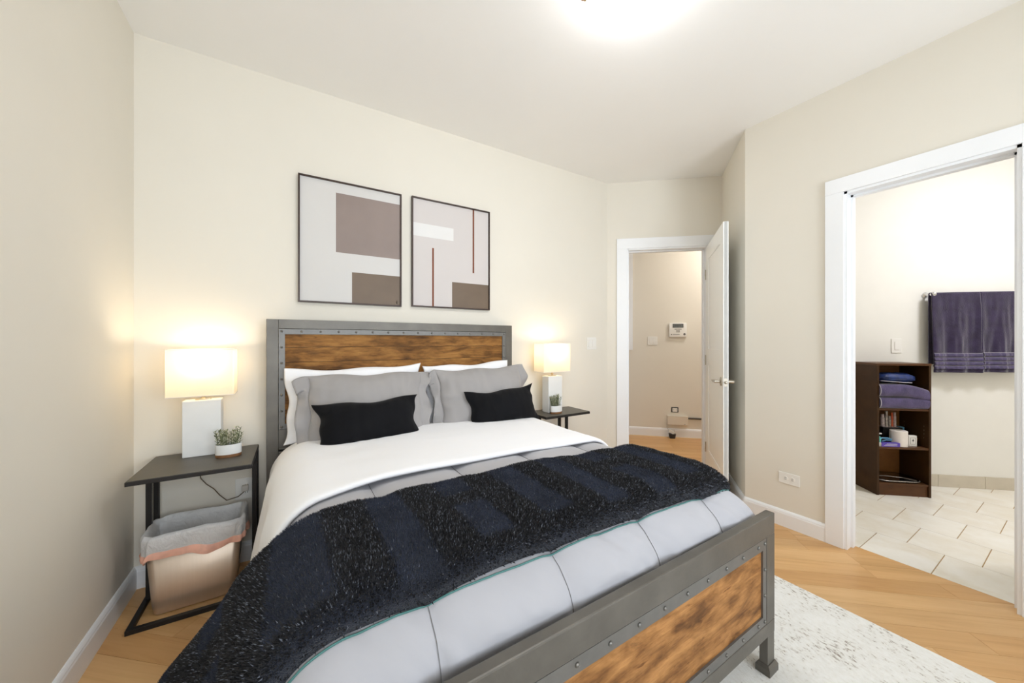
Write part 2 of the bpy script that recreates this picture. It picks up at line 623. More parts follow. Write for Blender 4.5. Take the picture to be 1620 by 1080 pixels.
wall('wall_left', (XL, YB), (XL, YF), -T, 0, ext=(T, T), label='long beige painted wall on the left')
wall('wall_back', (XL, YB), C1, 0, T, ext=(T, 0.02), label='beige painted wall behind the headboard')
ENT_S0, ENT_S1, ENT_H = 0.185, 0.905, 2.105
wall('wall_entry', C1, C2, 0, T, openings=[(ENT_S0, ENT_S1, -0.01, ENT_H)], ext=(0.02, 0.06), label='short diagonal wall holding the open entry doorway')
wall('wall_nook', C2, C3, 0, T * 0.6, ext=(0.05, 0.0), label='narrow wall behind the open white door')
# right wall with the bathroom doorway: frame runs from C3 towards -Y, local y>0 is +X side
BD0, BD1, BDH = 0.79, 0.185, 2.10      # opening between y=0.79 and y=0.185
wall('wall_right', C3, (XR, YF), 0, T, openings=[(C3[1] - BD0, C3[1] - BD1, -0.01, BDH)], ext=(0.0, T), label='beige wall with the bathroom doorway')
wall('wall_front', (XR, YF), (XL, YF), 0, T, openings=[(0.35, 1.55, 0.75, 2.35), (2.05, 3.25, 0.75, 2.35)], ext=(T, T), label='wall with two windows behind the viewer')

# ceiling over bedroom, hall and bathroom
mb = MB()
mb.box(-1.6, 6.6, YF - 0.5, 5.8, CEIL, CEIL + 0.1)
struct(mb.build('ceiling', 'ceiling'), 'smooth pale ceiling')

# diagonal frame shared by floor boards, hall and bathroom wall
DA = math.radians(-40.6)
DE = Vector((math.cos(DA), math.sin(DA)))
DN = Vector((-math.sin(DA), math.cos(DA)))


def dpt(s, n):
    p = DE * s + DN * n
    return (p.x, p.y)


def clip(poly, a, b, c):
    """keep a*x+b*y<=c"""
    out = []
    for i in range(len(poly)):
        p, q = poly[i], poly[(i + 1) % len(poly)]
        dp, dq = a * p[0] + b * p[1] - c, a * q[0] + b * q[1] - c
        if dp <= 0: out.append(p)
        if dp * dq < 0:
            t_ = dp / (dp - dq)
            out.append((p[0] + (q[0] - p[0]) * t_, p[1] + (q[1] - p[1]) * t_))
    return out


def area2(poly):
    return abs(sum(poly[i][0] * poly[(i + 1) % len(poly)][1] - poly[(i + 1) % len(poly)][0] * poly[i][1] for i in range(len(poly)))) / 2


THRESH = 2.862
mb = MB()
mb.prism([(-1.5, YF - 0.3), (THRESH, YF - 0.3), (THRESH, 1.4), (3.43, 1.87), (6.4, -0.5), (6.4, 5.6), (-1.5, 5.6)], -0.06, -0.004)
floor = struct(mb.build('floor', 'floor'), 'light oak boards laid diagonally')
PW = 0.112
nl_e = (Vector(C2) - Vector(C3)).normalized()
nl_n = Vector((nl_e.y, -nl_e.x))       # points to the bathroom side
rows = []
n0 = -1.9
r = 0
while n0 + r * PW < 5.0:
    rows.append(n0 + r * PW)
    r += 1
for ri, nn in enumerate(rows):
    s = -5.0 + random.random() * 1.2
    while s < 5.5:
        ln = random.choice((0.75, 1.05, 1.35, 1.7))
        g = 0.0006
        poly0 = [dpt(s + g, nn + g), dpt(s + ln - g, nn + g), dpt(s + ln - g, nn + PW - g), dpt(s + g, nn + PW - g)]
        s += ln
        pieces = []
        if nn > 3.54:
            p = clip(poly0, 1, 0, 5.6)
            p = clip(p, -1, 0, 0.5) if p else p
            p = clip(p, 0, 1, 4.4) if p else p
            p = clip(p, 0, -1, 0.3) if p else p
            pieces.append(p)
        else:
            p = clip(poly0, 1, 0, THRESH)
            for cc in ((-1, 0, 0.75), (0, -1, 0.05), (0, 1, 2.56)):
                p = clip(p, *cc) if p else p
            pieces.append(p)
            p = clip(poly0, -1, 0, -THRESH)
            c0 = nl_n.x * C3[0] + nl_n.y * C3[1] + 0.03
            p = clip(p, nl_n.x, nl_n.y, c0) if p else p
            pieces.append(p)
        for p in pieces:
            if len(p) >= 3 and area2(p) > 0.002:
                MB().prism(p, -0.004, 0.0).build('floor_board', 'floor', floor)

# bathroom floor of cream tiles
mb = MB()
mb.prism([(THRESH, YF - 0.1), (6.2, YF - 0.1), (6.2, -0.3), (3.47, 1.82), (THRESH, 1.38)], -0.05, -0.003)
bfloor = struct(mb.build('floor_bathroom', 'grout'), 'cream bathroom floor tiles with sand grout')
TX, TY, G = 0.326, 0.28, 0.0022
BWN = 3.571      # bathroom side of diagonal wall along DN
for i in range(9):
    x0 = THRESH + 0.318 + (i - 1) * TX if i else THRESH
    x1 = x0 + TX if i else THRESH + 0.318
    off = (0.468, 0.338)[i % 2]
    for k in range(-8, 6):
        y0 = off + k * TY
        p = [(x0 + G / 2, y0 + G), (x1 - G / 2, y0 + G), (x1 - G / 2, y0 + TY - G), (x0 + G / 2, y0 + TY - G)]
        p = clip(p, DN.x, DN.y, BWN + 0.02)
        p = clip(p, nl_n.x * -1, nl_n.y * -1, -(nl_n.x * C3[0] + nl_n.y * C3[1] - 0.02)) if p else p
        p = clip(p, 1, 0, 5.7) if p else p
        p = clip(p, 0, -1, 1.4) if p else p
        if len(p) >= 3 and area2(p) > 0.001:
            MB().prism(p, -0.003, 0.0).build('floor_tile', 'tile', bfloor)

# bathroom walls
BA, BB = dpt(1.40, BWN), dpt(5.2, BWN)
wall('wall_bathroom', BA, BB, 0, T, mat='bathwall', label='white bathroom wall with the towel bar')
wall('wall_bathroom_side', (5.75, 1.0), (5.75, YF), 0, T, mat='bathwall', label='side wall of the bathroom')
wall('wall_bathroom_end', (5.8, YF), (XR + T, YF), 0, T, mat='bathwall', label='end wall of the bathroom')
# tiled skirting in the bathroom
bt = struct(MB().box(-0.0, 0.001, 0, 0.001, 0, 0.001, frame2(BA, BB)[0]).build('baseboard_bathroom', 'tile_base'), 'beige tile skirting in the bathroom')
bm_, BL = frame2(BA, BB)
s = 0.0
while s < BL - 0.05:
    e = min(s + 0.33, BL)
    MB().box(s + 0.001, e - 0.001, -0.011, 0.0, 0.0, 0.1, bm_, bev=0.0015).build('skirting_tile', 'tile_base', bt)
    s = e

# hall beyond the entry door
HA, HB = (3.756, 3.252), (4.434, 2.588)
he = (Vector(HB) - Vector(HA)).normalized()
H0 = Vector(HA) - he * 2.6
H1 = Vector(HA) + he * 3.4
wall('wall_hall', H0, H1, 0, T, openings=[(2.6 - 1.05, 2.6 - 0.05, 1.18, 2.40)], label='beige hall wall seen through the entry doorway')
hallm, HL = frame2(HA, HB)
hn = Vector((-he.y, he.x))
w0 = H0 - hn * 1.6
wall('wall_hall_near_end', (w0.x, w0.y), (H0.x, H0.y), 0, T, label='near end wall of the hall')
w1 = H1 - hn * 1.6
wall('wall_hall_far_end', (H1.x, H1.y), (w1.x, w1.y), 0, T, label='far end wall of the hall')
# hall window
mb = MB()
a0, a1 = -1.05, -0.05
mb.box(a0 - 0.07, a1 + 0.115, -0.016, 0.0, 1.11, 1.18, hallm)
mb.box(a0 - 0.07, a1 + 0.115, -0.016, 0.0, 2.40, 2.47, hallm)
mb.box(a0 - 0.07, a0, -0.016, 0.0, 1.18, 2.40, hallm)
mb.box(a1, a1 + 0.115, -0.016, 0.0, 1.18, 2.40, hallm)
w2 = struct(mb.build('window_2', 'trim'), 'white framed hall window beyond the entry doorway')
MB().box(a0, a1, 0.05, 0.056, 1.18, 2.40, hallm).build('pane', 'glass', w2)
mb = MB()
mb.box(a0, a1, 0.04, 0.07, 1.77, 1.81, hallm)
mb.box(a0, a0 + 0.035, 0.04, 0.07, 1.18, 2.40, hallm)
mb.box(a1 - 0.035, a1, 0.04, 0.07, 1.18, 2.40, hallm)
mb.build('sash', 'trim', w2)


# windows behind the viewer
for k, (sa, sb) in enumerate(((0.35, 1.55), (2.05, 3.25))):
    m, L = frame2((XR, YF), (XL, YF))
    mb = MB()
    mb.box(sa - 0.08, sa, -0.018, 0, 0.67, 2.43, m)
    mb.box(sb, sb + 0.08, -0.018, 0, 0.67, 2.43, m)
    mb.box(sa, sb, -0.018, 0, 0.67, 0.75, m)
    mb.box(sa, sb, -0.018, 0, 2.35, 2.43, m)
    w = struct(mb.build('window_%d' % (3 + k), 'trim'), 'white framed bedroom window behind the viewer')
    mb = MB()
    for z0, z1 in ((0.75, 0.79), (1.53, 1.57), (2.31, 2.35)):
        mb.box(sa, sb, 0.04, 0.075, z0, z1, m)
    mb.box(sa, sa + 0.04, 0.04, 0.075, 0.75, 2.35, m)
    mb.box(sb - 0.04, sb, 0.04, 0.075, 0.75, 2.35, m)
    mb.build('sash', 'trim', w)
    MB().box(sa + 0.04, sb - 0.04, 0.055, 0.06, 0.79, 2.31, m).build('pane', 'glass', w)


# ------------------------------------------------------------------ baseboards and casings
def baseboard(name, A, B, runs, side, label):
    m, L = frame2(A, B)
    mb = MB()
    prof = [(0, 0), (0.015, 0), (0.015, 0.083), (0.0125, 0.09), (0.0125, 0.094), (0.008, 0.102), (0.004, 0.106), (0, 0.107)]
    for a, b in runs:
        vs = [m @ Vector((s_, side * p, z)) for s_ in (a, b) for p, z in prof]
        n = len(prof)
        fs = [(i, (i + 1) % n, n + (i + 1) % n, n + i) for i in range(n)] + [tuple(range(n))[::-1], tuple(range(n, 2 * n))]
        if side > 0: fs = [f[::-1] for f in fs]
        mb.add(vs, fs)
    return struct(mb.build(name, 'trim'), label)


baseboard('baseboard_left', (XL, YB), (XL, YF), [(0, YB - YF)], 1, 'white baseboard along the left wall')
baseboard('baseboard_back', (XL, YB), C1, [(0, C1[0] - XL)], -1, 'white baseboard behind the bed')
baseboard('baseboard_entry', C1, C2, [(0, 0.088), (0.995, 1.024)], -1, 'white baseboard beside the entry doorway')
baseboard('baseboard_nook', C2, C3, [(0.0, 0.766)], -1, 'white baseboard behind the open door')
baseboard('baseboard_right', C3, (XR, YF), [(0, C3[1] - 0.868), (C3[1] - 0.107, C3[1] - YF)], -1, 'white baseboard on the right wall')
baseboard('baseboard_hall', HA, HB, [(-2.6, 3.4)], -1, 'white baseboard along the hall wall')


def casing(name, m, s0, s1, H, cw, mat='trim', depth=T, side=-1, label=None):
    """door casing: opening s0..s1, height H, boards cw wide on local y<0 side, jamb through depth"""
    mb = MB()
    t = 0.018 * side
    mb.box(s0 - cw, s0, 0, t, 0, H, m, bev=0.002)
    mb.box(s1, s1 + cw, 0, t, 0, H, m, bev=0.002)
    mb.box(s0 - cw, s1 + cw, 0, t, H, H + cw, m, bev=0.002)
    o = struct(mb.build(name, mat), label)
    j = MB()
    jt = 0.014
    j.box(s0 - 0.001, s0 + jt, t * 0.4, depth, 0, H, m)
    j.box(s1 - jt, s1 + 0.001, t * 0.4, depth, 0, H, m)
    j.box(s0, s1, t * 0.4, depth, H - jt, H + 0.001, m)
    j.build('jamb', mat, o)
    k = MB()
    k.box(s0 + jt, s0 + jt + 0.011, depth * 0.42, depth * 0.72, 0, H - jt, m)
    k.box(s1 - jt - 0.011, s1 - jt, depth * 0.42, depth * 0.72, 0, H - jt, m)
    k.box(s0 + jt, s1 - jt, depth * 0.42, depth * 0.72, H - jt - 0.011, H - jt, m)
    k.build('door_stop', mat, o)
    return o


em, EL = frame2(C1, C2)
casing('trim_1', em, ENT_S0, ENT_S1, ENT_H, 0.096, label='white casing of the diagonal entry doorway')
rm, RL = frame2(C3, (XR, YF))
tr2 = casing('trim_2', rm, C3[1] - BD0, C3[1] - BD1, BDH, 0.086, label='white casing of the bathroom doorway')
# hinges on the right jamb of the bathroom doorway
for z in (0.42, 1.83):
    s_ = C3[1] - BD1
    MB().box(s_ - 0.018, s_ - 0.0145, T * 0.73, T * 0.98, z - 0.05, z + 0.05, rm, bev=0.001).build('hinge', 'nickel', tr2)
# strike plate on entry jamb
MB().box(ENT_S0 + 0.0135, ENT_S0 + 0.0155, 0.012, 0.038, 0.93, 1.0, em).build('strike_plate', 'nickel', bpy.data.objects['trim_1'])


# ------------------------------------------------------------------ doors
def door_leaf(name, hinge, free, thick, H, panels, label, sidesign=1):
    m, L = frame2(hinge, free)
    o = bpy.data.objects.new(name, None)
    COL.objects.link(o)
    struct(o, label)
    y0, y1 = -thick / 2, thick / 2
    core = MB()
    core.box(0, L, y0 + 0.006, y1 - 0.006, 0.008, H, m)
    core.build('leaf_core', 'door', o)
    st = 0.11
    for (a, b) in ((0, st), (L - st, L)):
        MB().box(a, b, y0, y1, 0.008, H, m, bev=0.0015).build('stile', 'door', o)
    zs = panels
    for (a, b) in zs:
        MB().box(st, L - st, y0, y1, a, b, m, bev=0.0015).build('rail', 'door', o)
    for i in range(len(zs) - 1):
        a, b = zs[i][1], zs[i + 1][0]
        for sy in (-1, 1):
            mo = MB()
            yy = sy * thick / 2
            mo.box(st, st + 0.014, yy - sy * 0.008, yy - sy * 0.001, a, b, m)
            mo.box(L - st - 0.014, L - st, yy - sy * 0.008, yy - sy * 0.001, a, b, m)
            mo.box(st, L - st, yy - sy * 0.008, yy - sy * 0.001, a, a + 0.014, m)
            mo.box(st, L - st, yy - sy * 0.008, yy - sy * 0.001, b - 0.014, b, m)
            mo.build('panel_moulding', 'door', o)
    # lever handles
    zl = 0.925
    for sy in (-1, 1):
        h = MB()
        sc = L - 0.065
        h.lathe([(0.0, 0.0), (0.026, 0.0), (0.026, 0.006), (0.018, 0.009), (0.010, 0.012), (0.010, 0.045), (0, 0.045)], (0, 0, 0), 20,
                mat=m @ Matrix.Translation((sc, sy * thick / 2, zl)) @ Matrix.Rotation(-sy * PI / 2, 4, 'X') @ Matrix.Scale(1.25, 4, Vector((0, 1, 0))))
        h.tube([(sc, sy * (thick / 2 + 0.042), zl), (sc - 0.02, sy * (thick / 2 + 0.046), zl), (sc - 0.07, sy * (thick / 2 + 0.046), zl + 0.001), (sc - 0.115, sy * (thick / 2 + 0.040), zl)], [0.010, 0.010, 0.009, 0.008], 12, mat=m)
        h.build('lever_handle', 'nickel', o, smooth='auto')
    lt = MB()
    lt.box(L - 0.0005, L + 0.0015, -0.012, 0.012, zl - 0.03, zl + 0.03, m)
    lt.lathe([(0, 0), (0.011, 0), (0.011, 0.008), (0.007, 0.014), (0, 0.015)], (0, 0, 0), 16, mat=m @ Matrix.Translation((L, 0, zl)) @ Matrix.Rotation(PI / 2, 4, 'Y'))
    lt.build('latch', 'nickel', o, smooth='auto')
    for z in (0.25, 1.05, H - 0.25):
        hb = MB()
        hb.lathe([(0.006, z - 0.045), (0.006, z + 0.045)], (0.0, y0 * 1.15, 0), 10, mat=m)
        hb.build('hinge', 'nickel', o, smooth='auto')
    return o


RAILS = [(0.008, 0.24), (1.02, 1.14), (1.97, 2.085)]
door_leaf('door_1', (3.262, 1.888), (2.657, 1.408), 0.034, 2.085, RAILS, 'white panelled entry door standing open with lever handle')
door_leaf('door_2', (2.915, 0.168), (3.50, 0.080), 0.038, 2.08, RAILS, 'white bathroom door folded back inside the bathroom')

# ------------------------------------------------------------------ rug
mb = MB()
mb.box(-0.25, 2.13, -1.15, 1.15, 0.0, 0.011, bev=0.004)
tag(mb.build('area_rug', 'rug', origin=(0.9, 0.0, 0.0)), 'cream distressed rug with grey flecks under the bed end', 'rug')

# ------------------------------------------------------------------ bed
BED_O = Vector((0.673, 2.44, 0))
BED_R = math.radians(1.0)
bed = thing('bed', 'grey metal bed with rivets and rustic wood panels', 'bed', BED_O, BED_R)


def rivets(pts, parent, face=-1):
    mb = MB()
    for x, y, z in pts:
        mb.lathe([(0.0065, 0), (0.006, 0.002), (0.004, 0.004), (0, 0.005)], (0, 0, 0), 10, mat=Matrix.Translation((x, y, z)) @ Matrix.Rotation(PI / 2, 4, 'X'))
    o = mb.build('rivets', 'rivet', parent, smooth=True)
    o['kind'] = 'stuff'
    return o


HWD = 0.803
# headboard: local y 0.02 (wall side) .. -0.025 (front)
hb = MB()
HT = 1.345
fy0, fy1 = -0.025, 0.025
pw = 0.056
hb.box(-HWD, -HWD + pw, fy0, fy1, 0.0, HT, bev=0.002)
hb.box(HWD - pw, HWD, fy0, fy1, 0.0, HT, bev=0.002)
hb.box(-HWD + pw, HWD - pw, fy0, fy1, HT - 0.052, HT, bev=0.002)
hb.box(-HWD + pw, HWD - pw, fy0, fy1, 0.62, 0.722, bev=0.002)
hb.box(-HWD + pw, HWD - pw, fy0 + 0.004, fy1, 0.30, 0.60, bev=0.002)
headboard = hb.build('headboard', 'steel', bed)
sw = 0.031
hs = MB()
zi0, zi1 = 0.722, HT - 0.052
xi = HWD - pw
sy0, sy1 = fy0 + 0.0015, fy0 + 0.014
hs.box(-xi + 0.002, -xi + sw, sy0, sy1, zi0 + 0.002, zi1 - 0.002)
hs.box(xi - sw, xi - 0.002, sy0, sy1, zi0 + 0.002, zi1 - 0.002)
hs.box(-xi + sw, xi - sw, sy0, sy1, zi1 - sw, zi1 - 0.002)
hs.box(-xi + sw, xi - sw, sy0, sy1, zi0 + 0.002, zi0 + sw)
hs.build('rivet_strip', 'strip', headboard)
pts = []
for i in range(16):
    x = -xi + 0.015 + i * (2 * xi - 0.03) / 15
    pts += [(x, sy0, zi1 - 0.015), (x, sy0, zi0 + 0.015)]
for i in range(1, 6):
    z = zi1 - 0.015 - i * (zi1 - zi0 - 0.03) / 6
    pts += [(-xi + 0.015, sy0, z), (xi - 0.015, sy0, z)]
rivets(pts, headboard)
pz = [1.262, 1.187, 1.10, 1.01, 0.915, 0.83, 0.752]
for i in range(6):
    d = random.uniform(0.0, 0.0015)
    MB().box(-xi + sw - 0.004, xi - sw + 0.004, fy0 + 0.0075 + d, fy0 + 0.02, pz[i + 1] + 0.0008, pz[i] - 0.0008, bev=0.001).build('plank', 'head_wood', headboard)

# footboard
FY = -1.825            # front face (towards the camera)
fb = MB()
FT = 0.588
fd = 0.030
FW = HWD + 0.012
pw2 = 0.062
f0, f1 = FY, FY + fd
ftop = MB()
ftop.box(-FW, FW, f0, f1, 0.512, FT, bev=0.004)
ftop.box(-FW, -FW + pw2, f0, f1, 0.20, 0.514, bev=0.003)
ftop.box(FW - pw2, FW, f0, f1, 0.20, 0.514, bev=0.003)
ftop.box(-FW, FW, f0, f1, 0.150, 0.200, bev=0.003)
footboard = ftop.build('footboard', 'steel', bed)
xs = FW - pw2
s2 = 0.026
fs_ = MB()
y0, y1 = f0 + 0.0015, f0 + 0.014
fs_.box(-xs + 0.001, -xs + s2, y0, y1, 0.201, 0.511)
fs_.box(xs - s2, xs - 0.001, y0, y1, 0.201, 0.511)
fs_.box(-xs + s2, xs - s2, y0, y1, 0.511 - 0.038, 0.511)
fs_.box(-xs + s2, xs - s2, y0, y1, 0.201, 0.201 + 0.032)
fs_.build('rivet_strip', 'strip', footboard)
pts = []
for i in range(14):
    x = -xs + 0.06 + i * (2 * xs - 0.12) / 13
    pts += [(x, y0, 0.493), (x, y0, 0.216)]
for i in range(4):
    z = 0.495 - i * 0.28 / 3
    pts += [(-xs + 0.013, y0, z), (xs - 0.013, y0, z)]
rivets(pts, footboard)
MB().box(-xs + s2 - 0.004, xs - s2 + 0.004, f0 + 0.008, f0 + 0.03, 0.231, 0.475).build('wood_panel', 'foot_wood', footboard)
for sx in (-1, 1):
    l = MB()
    xc = sx * (FW - 0.027)
    yc = (f0 + f1) / 2
    l.box(xc - 0.026, xc + 0.026, f0 + 0.001, f1 - 0.001, 0.02, 0.152, bev=0.002)
    leg = l.build('leg', 'steel', bed)
    c = MB()
    c.prism([(xc - 0.034, yc - 0.024), (xc + 0.034, yc - 0.024), (xc + 0.034, yc + 0.024), (xc - 0.034, yc + 0.024)], 0.011, 0.034)
    vs = []
    for (hw, hd, z) in ((0.034, 0.024, 0.034), (0.028, 0.017, 0.046)):
        for ax, ay in ((-1, -1), (1, -1), (1, 1), (-1, 1)):
            vs.append((xc + ax * hw, yc + ay * hd, z))
    c.add(vs, [(0, 1, 5, 4), (1, 2, 6, 5), (2, 3, 7, 6), (3, 0, 4, 7), (4, 5, 6, 7)])
    c.build('foot_cap', 'steel', leg)
for sx in (-1, 1):
    MB().box(sx * (HWD - 0.03), sx * HWD, f1, fy0, 0.24, 0.36, bev=0.003).build('side_rail', 'steel', bed)

# mattress
mb = MB()
mb.box(-0.735, 0.745, FY + fd + 0.05, fy0 - 0.012, 0.34, 0.615, bev=0.06)
mt = mb.build('mattress', 'mattress', smooth='auto')
mt.location = BED_O
mt.rotation_euler.z = BED_R
tag(mt, 'white covered mattress under the comforter by the headboard', 'mattress')


# ------------------------------------------------------------------ bedding surfaces (world coordinates)
def xc_of(Y):
    return 0.702 + (2.44 - Y) * 0.0175


HWB, RB = 0.78, 0.15
WF = HWB - RB


def section(a, crown=0.022, slope=0.16, r=RB):
    s = 1 if a >= 0 else -1
    b = abs(a)
    wf = HWB - r
    if b <= wf:
        return a, crown * (1 - (a / HWB) ** 2), (0.0, 1.0)
    b -= wf
    dz0 = crown * (1 - (wf / HWB) ** 2)
    if b <= r * PI / 2:
        th = b / r
        return s * (wf + r * math.sin(th)), dz0 - r * (1 - math.cos(th)), (s * math.sin(th), math.cos(th))
    b -= r * PI / 2
    return s * (wf + r + slope * b), dz0 - r - b, (s * 1.0, 0.1)


def z_len(Y):
    """height of the comforter along the bed"""
    z = 0.668
    if Y < 0.85:
        q = min(1.0, (0.85 - Y) / 0.19)
        z -= 0.145 * (1 - math.sqrt(max(0, 1 - q * q)))
    return z


def nz(x, y, z, s):
    return noise.noise(Vector((x * s, y * s, z * s)))


SEAMS = [0.245 + 0.336 * k for k in range(-4, 7)]


def puff(xw, Y):
    k = (xw - 0.245) / 0.336
    fr = abs(k - round(k)) * 0.336
    p = min(1.0, fr / 0.085)
    p = (1 - (1 - p) ** 2.4)
    q = min(1.0, abs(Y - 1.445) / 0.05)
    q = 0.6 + 0.4 * (1 - (1 - q) ** 2.2)
    return p * q


def bed_point(a, Y, off, wr=0.0):
    x, dz, (nx, nzv) = section(a)
    z = z_len(Y) + dz
    # the side skirt stays lower but does not follow the foot drop
    X = xc_of(Y) + x
    return Vector((X + nx * off, Y, z + nzv * off))


# comforter
LENG = []
Y = 2.20
while Y > 0.85:
    LENG.append((Y, None)); Y -= 0.014
for i in range(26):
    LENG.append((0.85 - 0.19 * math.sin(i / 25 * PI / 2), None))
NA = 260
AMAX = WF + RB * PI / 2 + 0.24


def comf(i, j):
    a = -AMAX + 2 * AMAX * i / (NA - 1)
    if j < len(LENG):
        Yv, drop = LENG[j][0], 0.0
    else:
        Yv, drop = 0.66, (j - len(LENG) + 1) * 0.02
    x, dz, (nx, nzv) = section(a)
    Xarc = xc_of(Yv) + a
    pf = puff(Xarc, Yv) * 0.015
    w = nz(Xarc, Yv, 0.3, 5.0) * 0.004
    foot = max(0.0, (0.95 - Yv) / 0.28)
    w += foot * (nz(Xarc * 1.0 + Yv * 0.8, Yv * 0.35, 3.1, 13.0) * 0.011 + nz(Xarc + 1.3 * Yv, 0.2, 1.7, 30.0) * 0.004)
    off = pf + w - 0.010
    ny = 0.0
    if Yv < 0.85:
        q = min(1.0, (0.85 - Yv) / 0.19)
        ny = -q
        nzv *= math.sqrt(max(0.0, 1 - q * q)) * 0.9 + 0.1
    z = z_len(Yv) + dz + nzv * off - drop
    if abs(a) > WF + RB * 0.8:
        z = max(z, 0.22)
    return Vector((xc_of(Yv) + x + nx * off, max(Yv + ny * off, 0.664), z))


NL = len(LENG) + 6


def comf_i(ii, j):
    i0 = int(math.floor(ii))
    return comf(i0, j).lerp(comf(i0 + 1, j), ii - i0)


mb = MB()
mb.grid(lambda u, v: comf(int(round(u * (NA - 1))), int(round(v * (NL - 1)))), NA, NL)
comforter = mb.build('comforter', 'grey_cloth', smooth=True)
tag(comforter, 'light grey quilted comforter tucked behind the footboard', 'comforter')
comforter.modifiers.new('thickness', 'SOLIDIFY').thickness = 0.012
comforter.modifiers['thickness'].offset = 1
# stitched seams at the foot end
for sx in SEAMS:
    if 0.0 < sx < 1.45:
        p = []
        for j in range(NL):
            Yv = LENG[j][0] if j < len(LENG) else 0.66
            a = sx - xc_of(Yv)
            ii = (a + AMAX) / (2 * AMAX) * (NA - 1)
            q = comf_i(ii, j)
            p.append(q + Vector((0, -0.0008, 0.0011)))
        MB().tube(p, 0.0010, 5).build('seam', 'seam', comforter)

# white sheet folded back over the comforter
Y_FOLD = 1.405


def sheet(u, v):
    a = -(WF + RB * PI / 2 + 0.27) + u * 2 * (WF + RB * PI / 2 + 0.16)
    yy = Y_FOLD + (2.335 - Y_FOLD) * v
    x, dz, (nx, nzv) = section(a, slope=0.10)
    edge = min(1.0, v / 0.035)
    off = 0.020 + 0.011 * math.sqrt(max(0.0, 1 - (1 - edge) ** 2))
    off += nz(a, yy, 7.7, 3.2) * 0.006 + nz(a * 0.4, yy, 2.2, 11) * 0.0025
    side = max(0.0, abs(a) - WF - RB)
    off += side * 0.10 * math.sin(yy * 17 + a)
    z = 0.668 + dz + nzv * off
    # settle towards the mattress under the pillows
    h = max(0.0, (yy - 2.02) / 0.3)
    z -= 0.035 * h * h
    yy2 = yy - (max(0, -a - WF - RB * 0.6) * 0.10 + 0.13 * max(0.0, (-a - 0.42) / 0.4) ** 1.5) * (1 - v)
    return Vector((xc_of(yy) + x + nx * off, yy2, z))


mb = MB()
mb.grid(sheet, 190, 90)
sh = mb.build('folded_sheet', 'white_cloth', smooth=True)
tag(sh, 'smooth white sheet folded back across the bed below the pillows', 'bed sheet')
md = sh.modifiers.new('thickness', 'SOLIDIFY')
md.thickness = 0.012
md.offset = -1

# ------------------------------------------------------------------ dark plush throw
A_R = WF + RB * 0.50          # right end (just over the edge)
A_L = -(WF + RB * PI / 2 + 0.285)
Y_LO, Y_HI = 0.748, 1.205


def throw(u, v, extra=0.0):
    """u 0 right end .. 1 left hanging end, v 0 foot side .. 1 head side"""
    a = A_R + (A_L - A_R) * u
    yhi = Y_HI - 0.015 * a / 0.8
    yy = Y_LO + (yhi - Y_LO) * v + 0.010 * nz(a, v, 4.0, 2.5)
    x, dz, (nx, nzv) = section(a, slope=0.16)
    ed = min(u / 0.02, (1 - u) / 0.02, v / 0.045, (1 - v) / 0.045, 1.0)
    ed = max(0.0, ed)
    thick = 0.036 * math.sqrt(max(0.0, 1 - (1 - ed) ** 2))
    we = max(0.0, 1 - min(v, 1 - v, 0.12) / 0.12)
    pf = puff(xc_of(yy) + a, yy)
    off = thick + 0.004 + 0.012 * (1 - we) + we * (pf * 0.010 - 0.004) + nz(a * 2.0, yy * 1.0, 9.0, 4.5) * 0.007 + nz(a * 0.6, yy * 2.2, 3.0, 7.0) * 0.005
    hang = max(0.0, -a - WF - RB * 0.9)
    z = z_len(yy) + dz
    X = xc_of(yy) + x
    off += extra
    if hang > 0:
        X -= hang * (0.29 + 0.10 * math.sin(yy * 13.0 + 0.2) + 0.05 * math.sin(yy * 29.0)) + 0.16 * hang * hang * v
        yy += hang * (0.85 * (v - 0.20))
        z += hang * 0.08 * v
    return Vector((X + nx * off, yy - (0.0 if v > 0.05 else 0.0), z + nzv * off))


NU, NV = 330, 130
mb = MB()
TP = [[throw(i / (NU - 1), j / (NV - 1)) for i in range(NU)] for j in range(NV)]
mb.grid(lambda u, v: TP[int(round(v * (NV - 1)))][int(round(u * (NU - 1)))], NU, NV)
tw = mb.build('throw_blanket', 'throw', smooth=True)
tag(tw, 'dark navy plush throw with a checked pile across the bed', 'blanket')
md = tw.modifiers.new('thickness', 'SOLIDIFY')
md.thickness = 0.010
md.offset = 1


def rough_cell(a, yy):
    i = math.floor((a + 5.06) / 0.105)
    if i % 2 == 0:
        return True
    return yy < 0.785 + 0.03 * math.sin(i * 2.3) or (i % 3 == 0 and 0.98 < yy < 1.05)


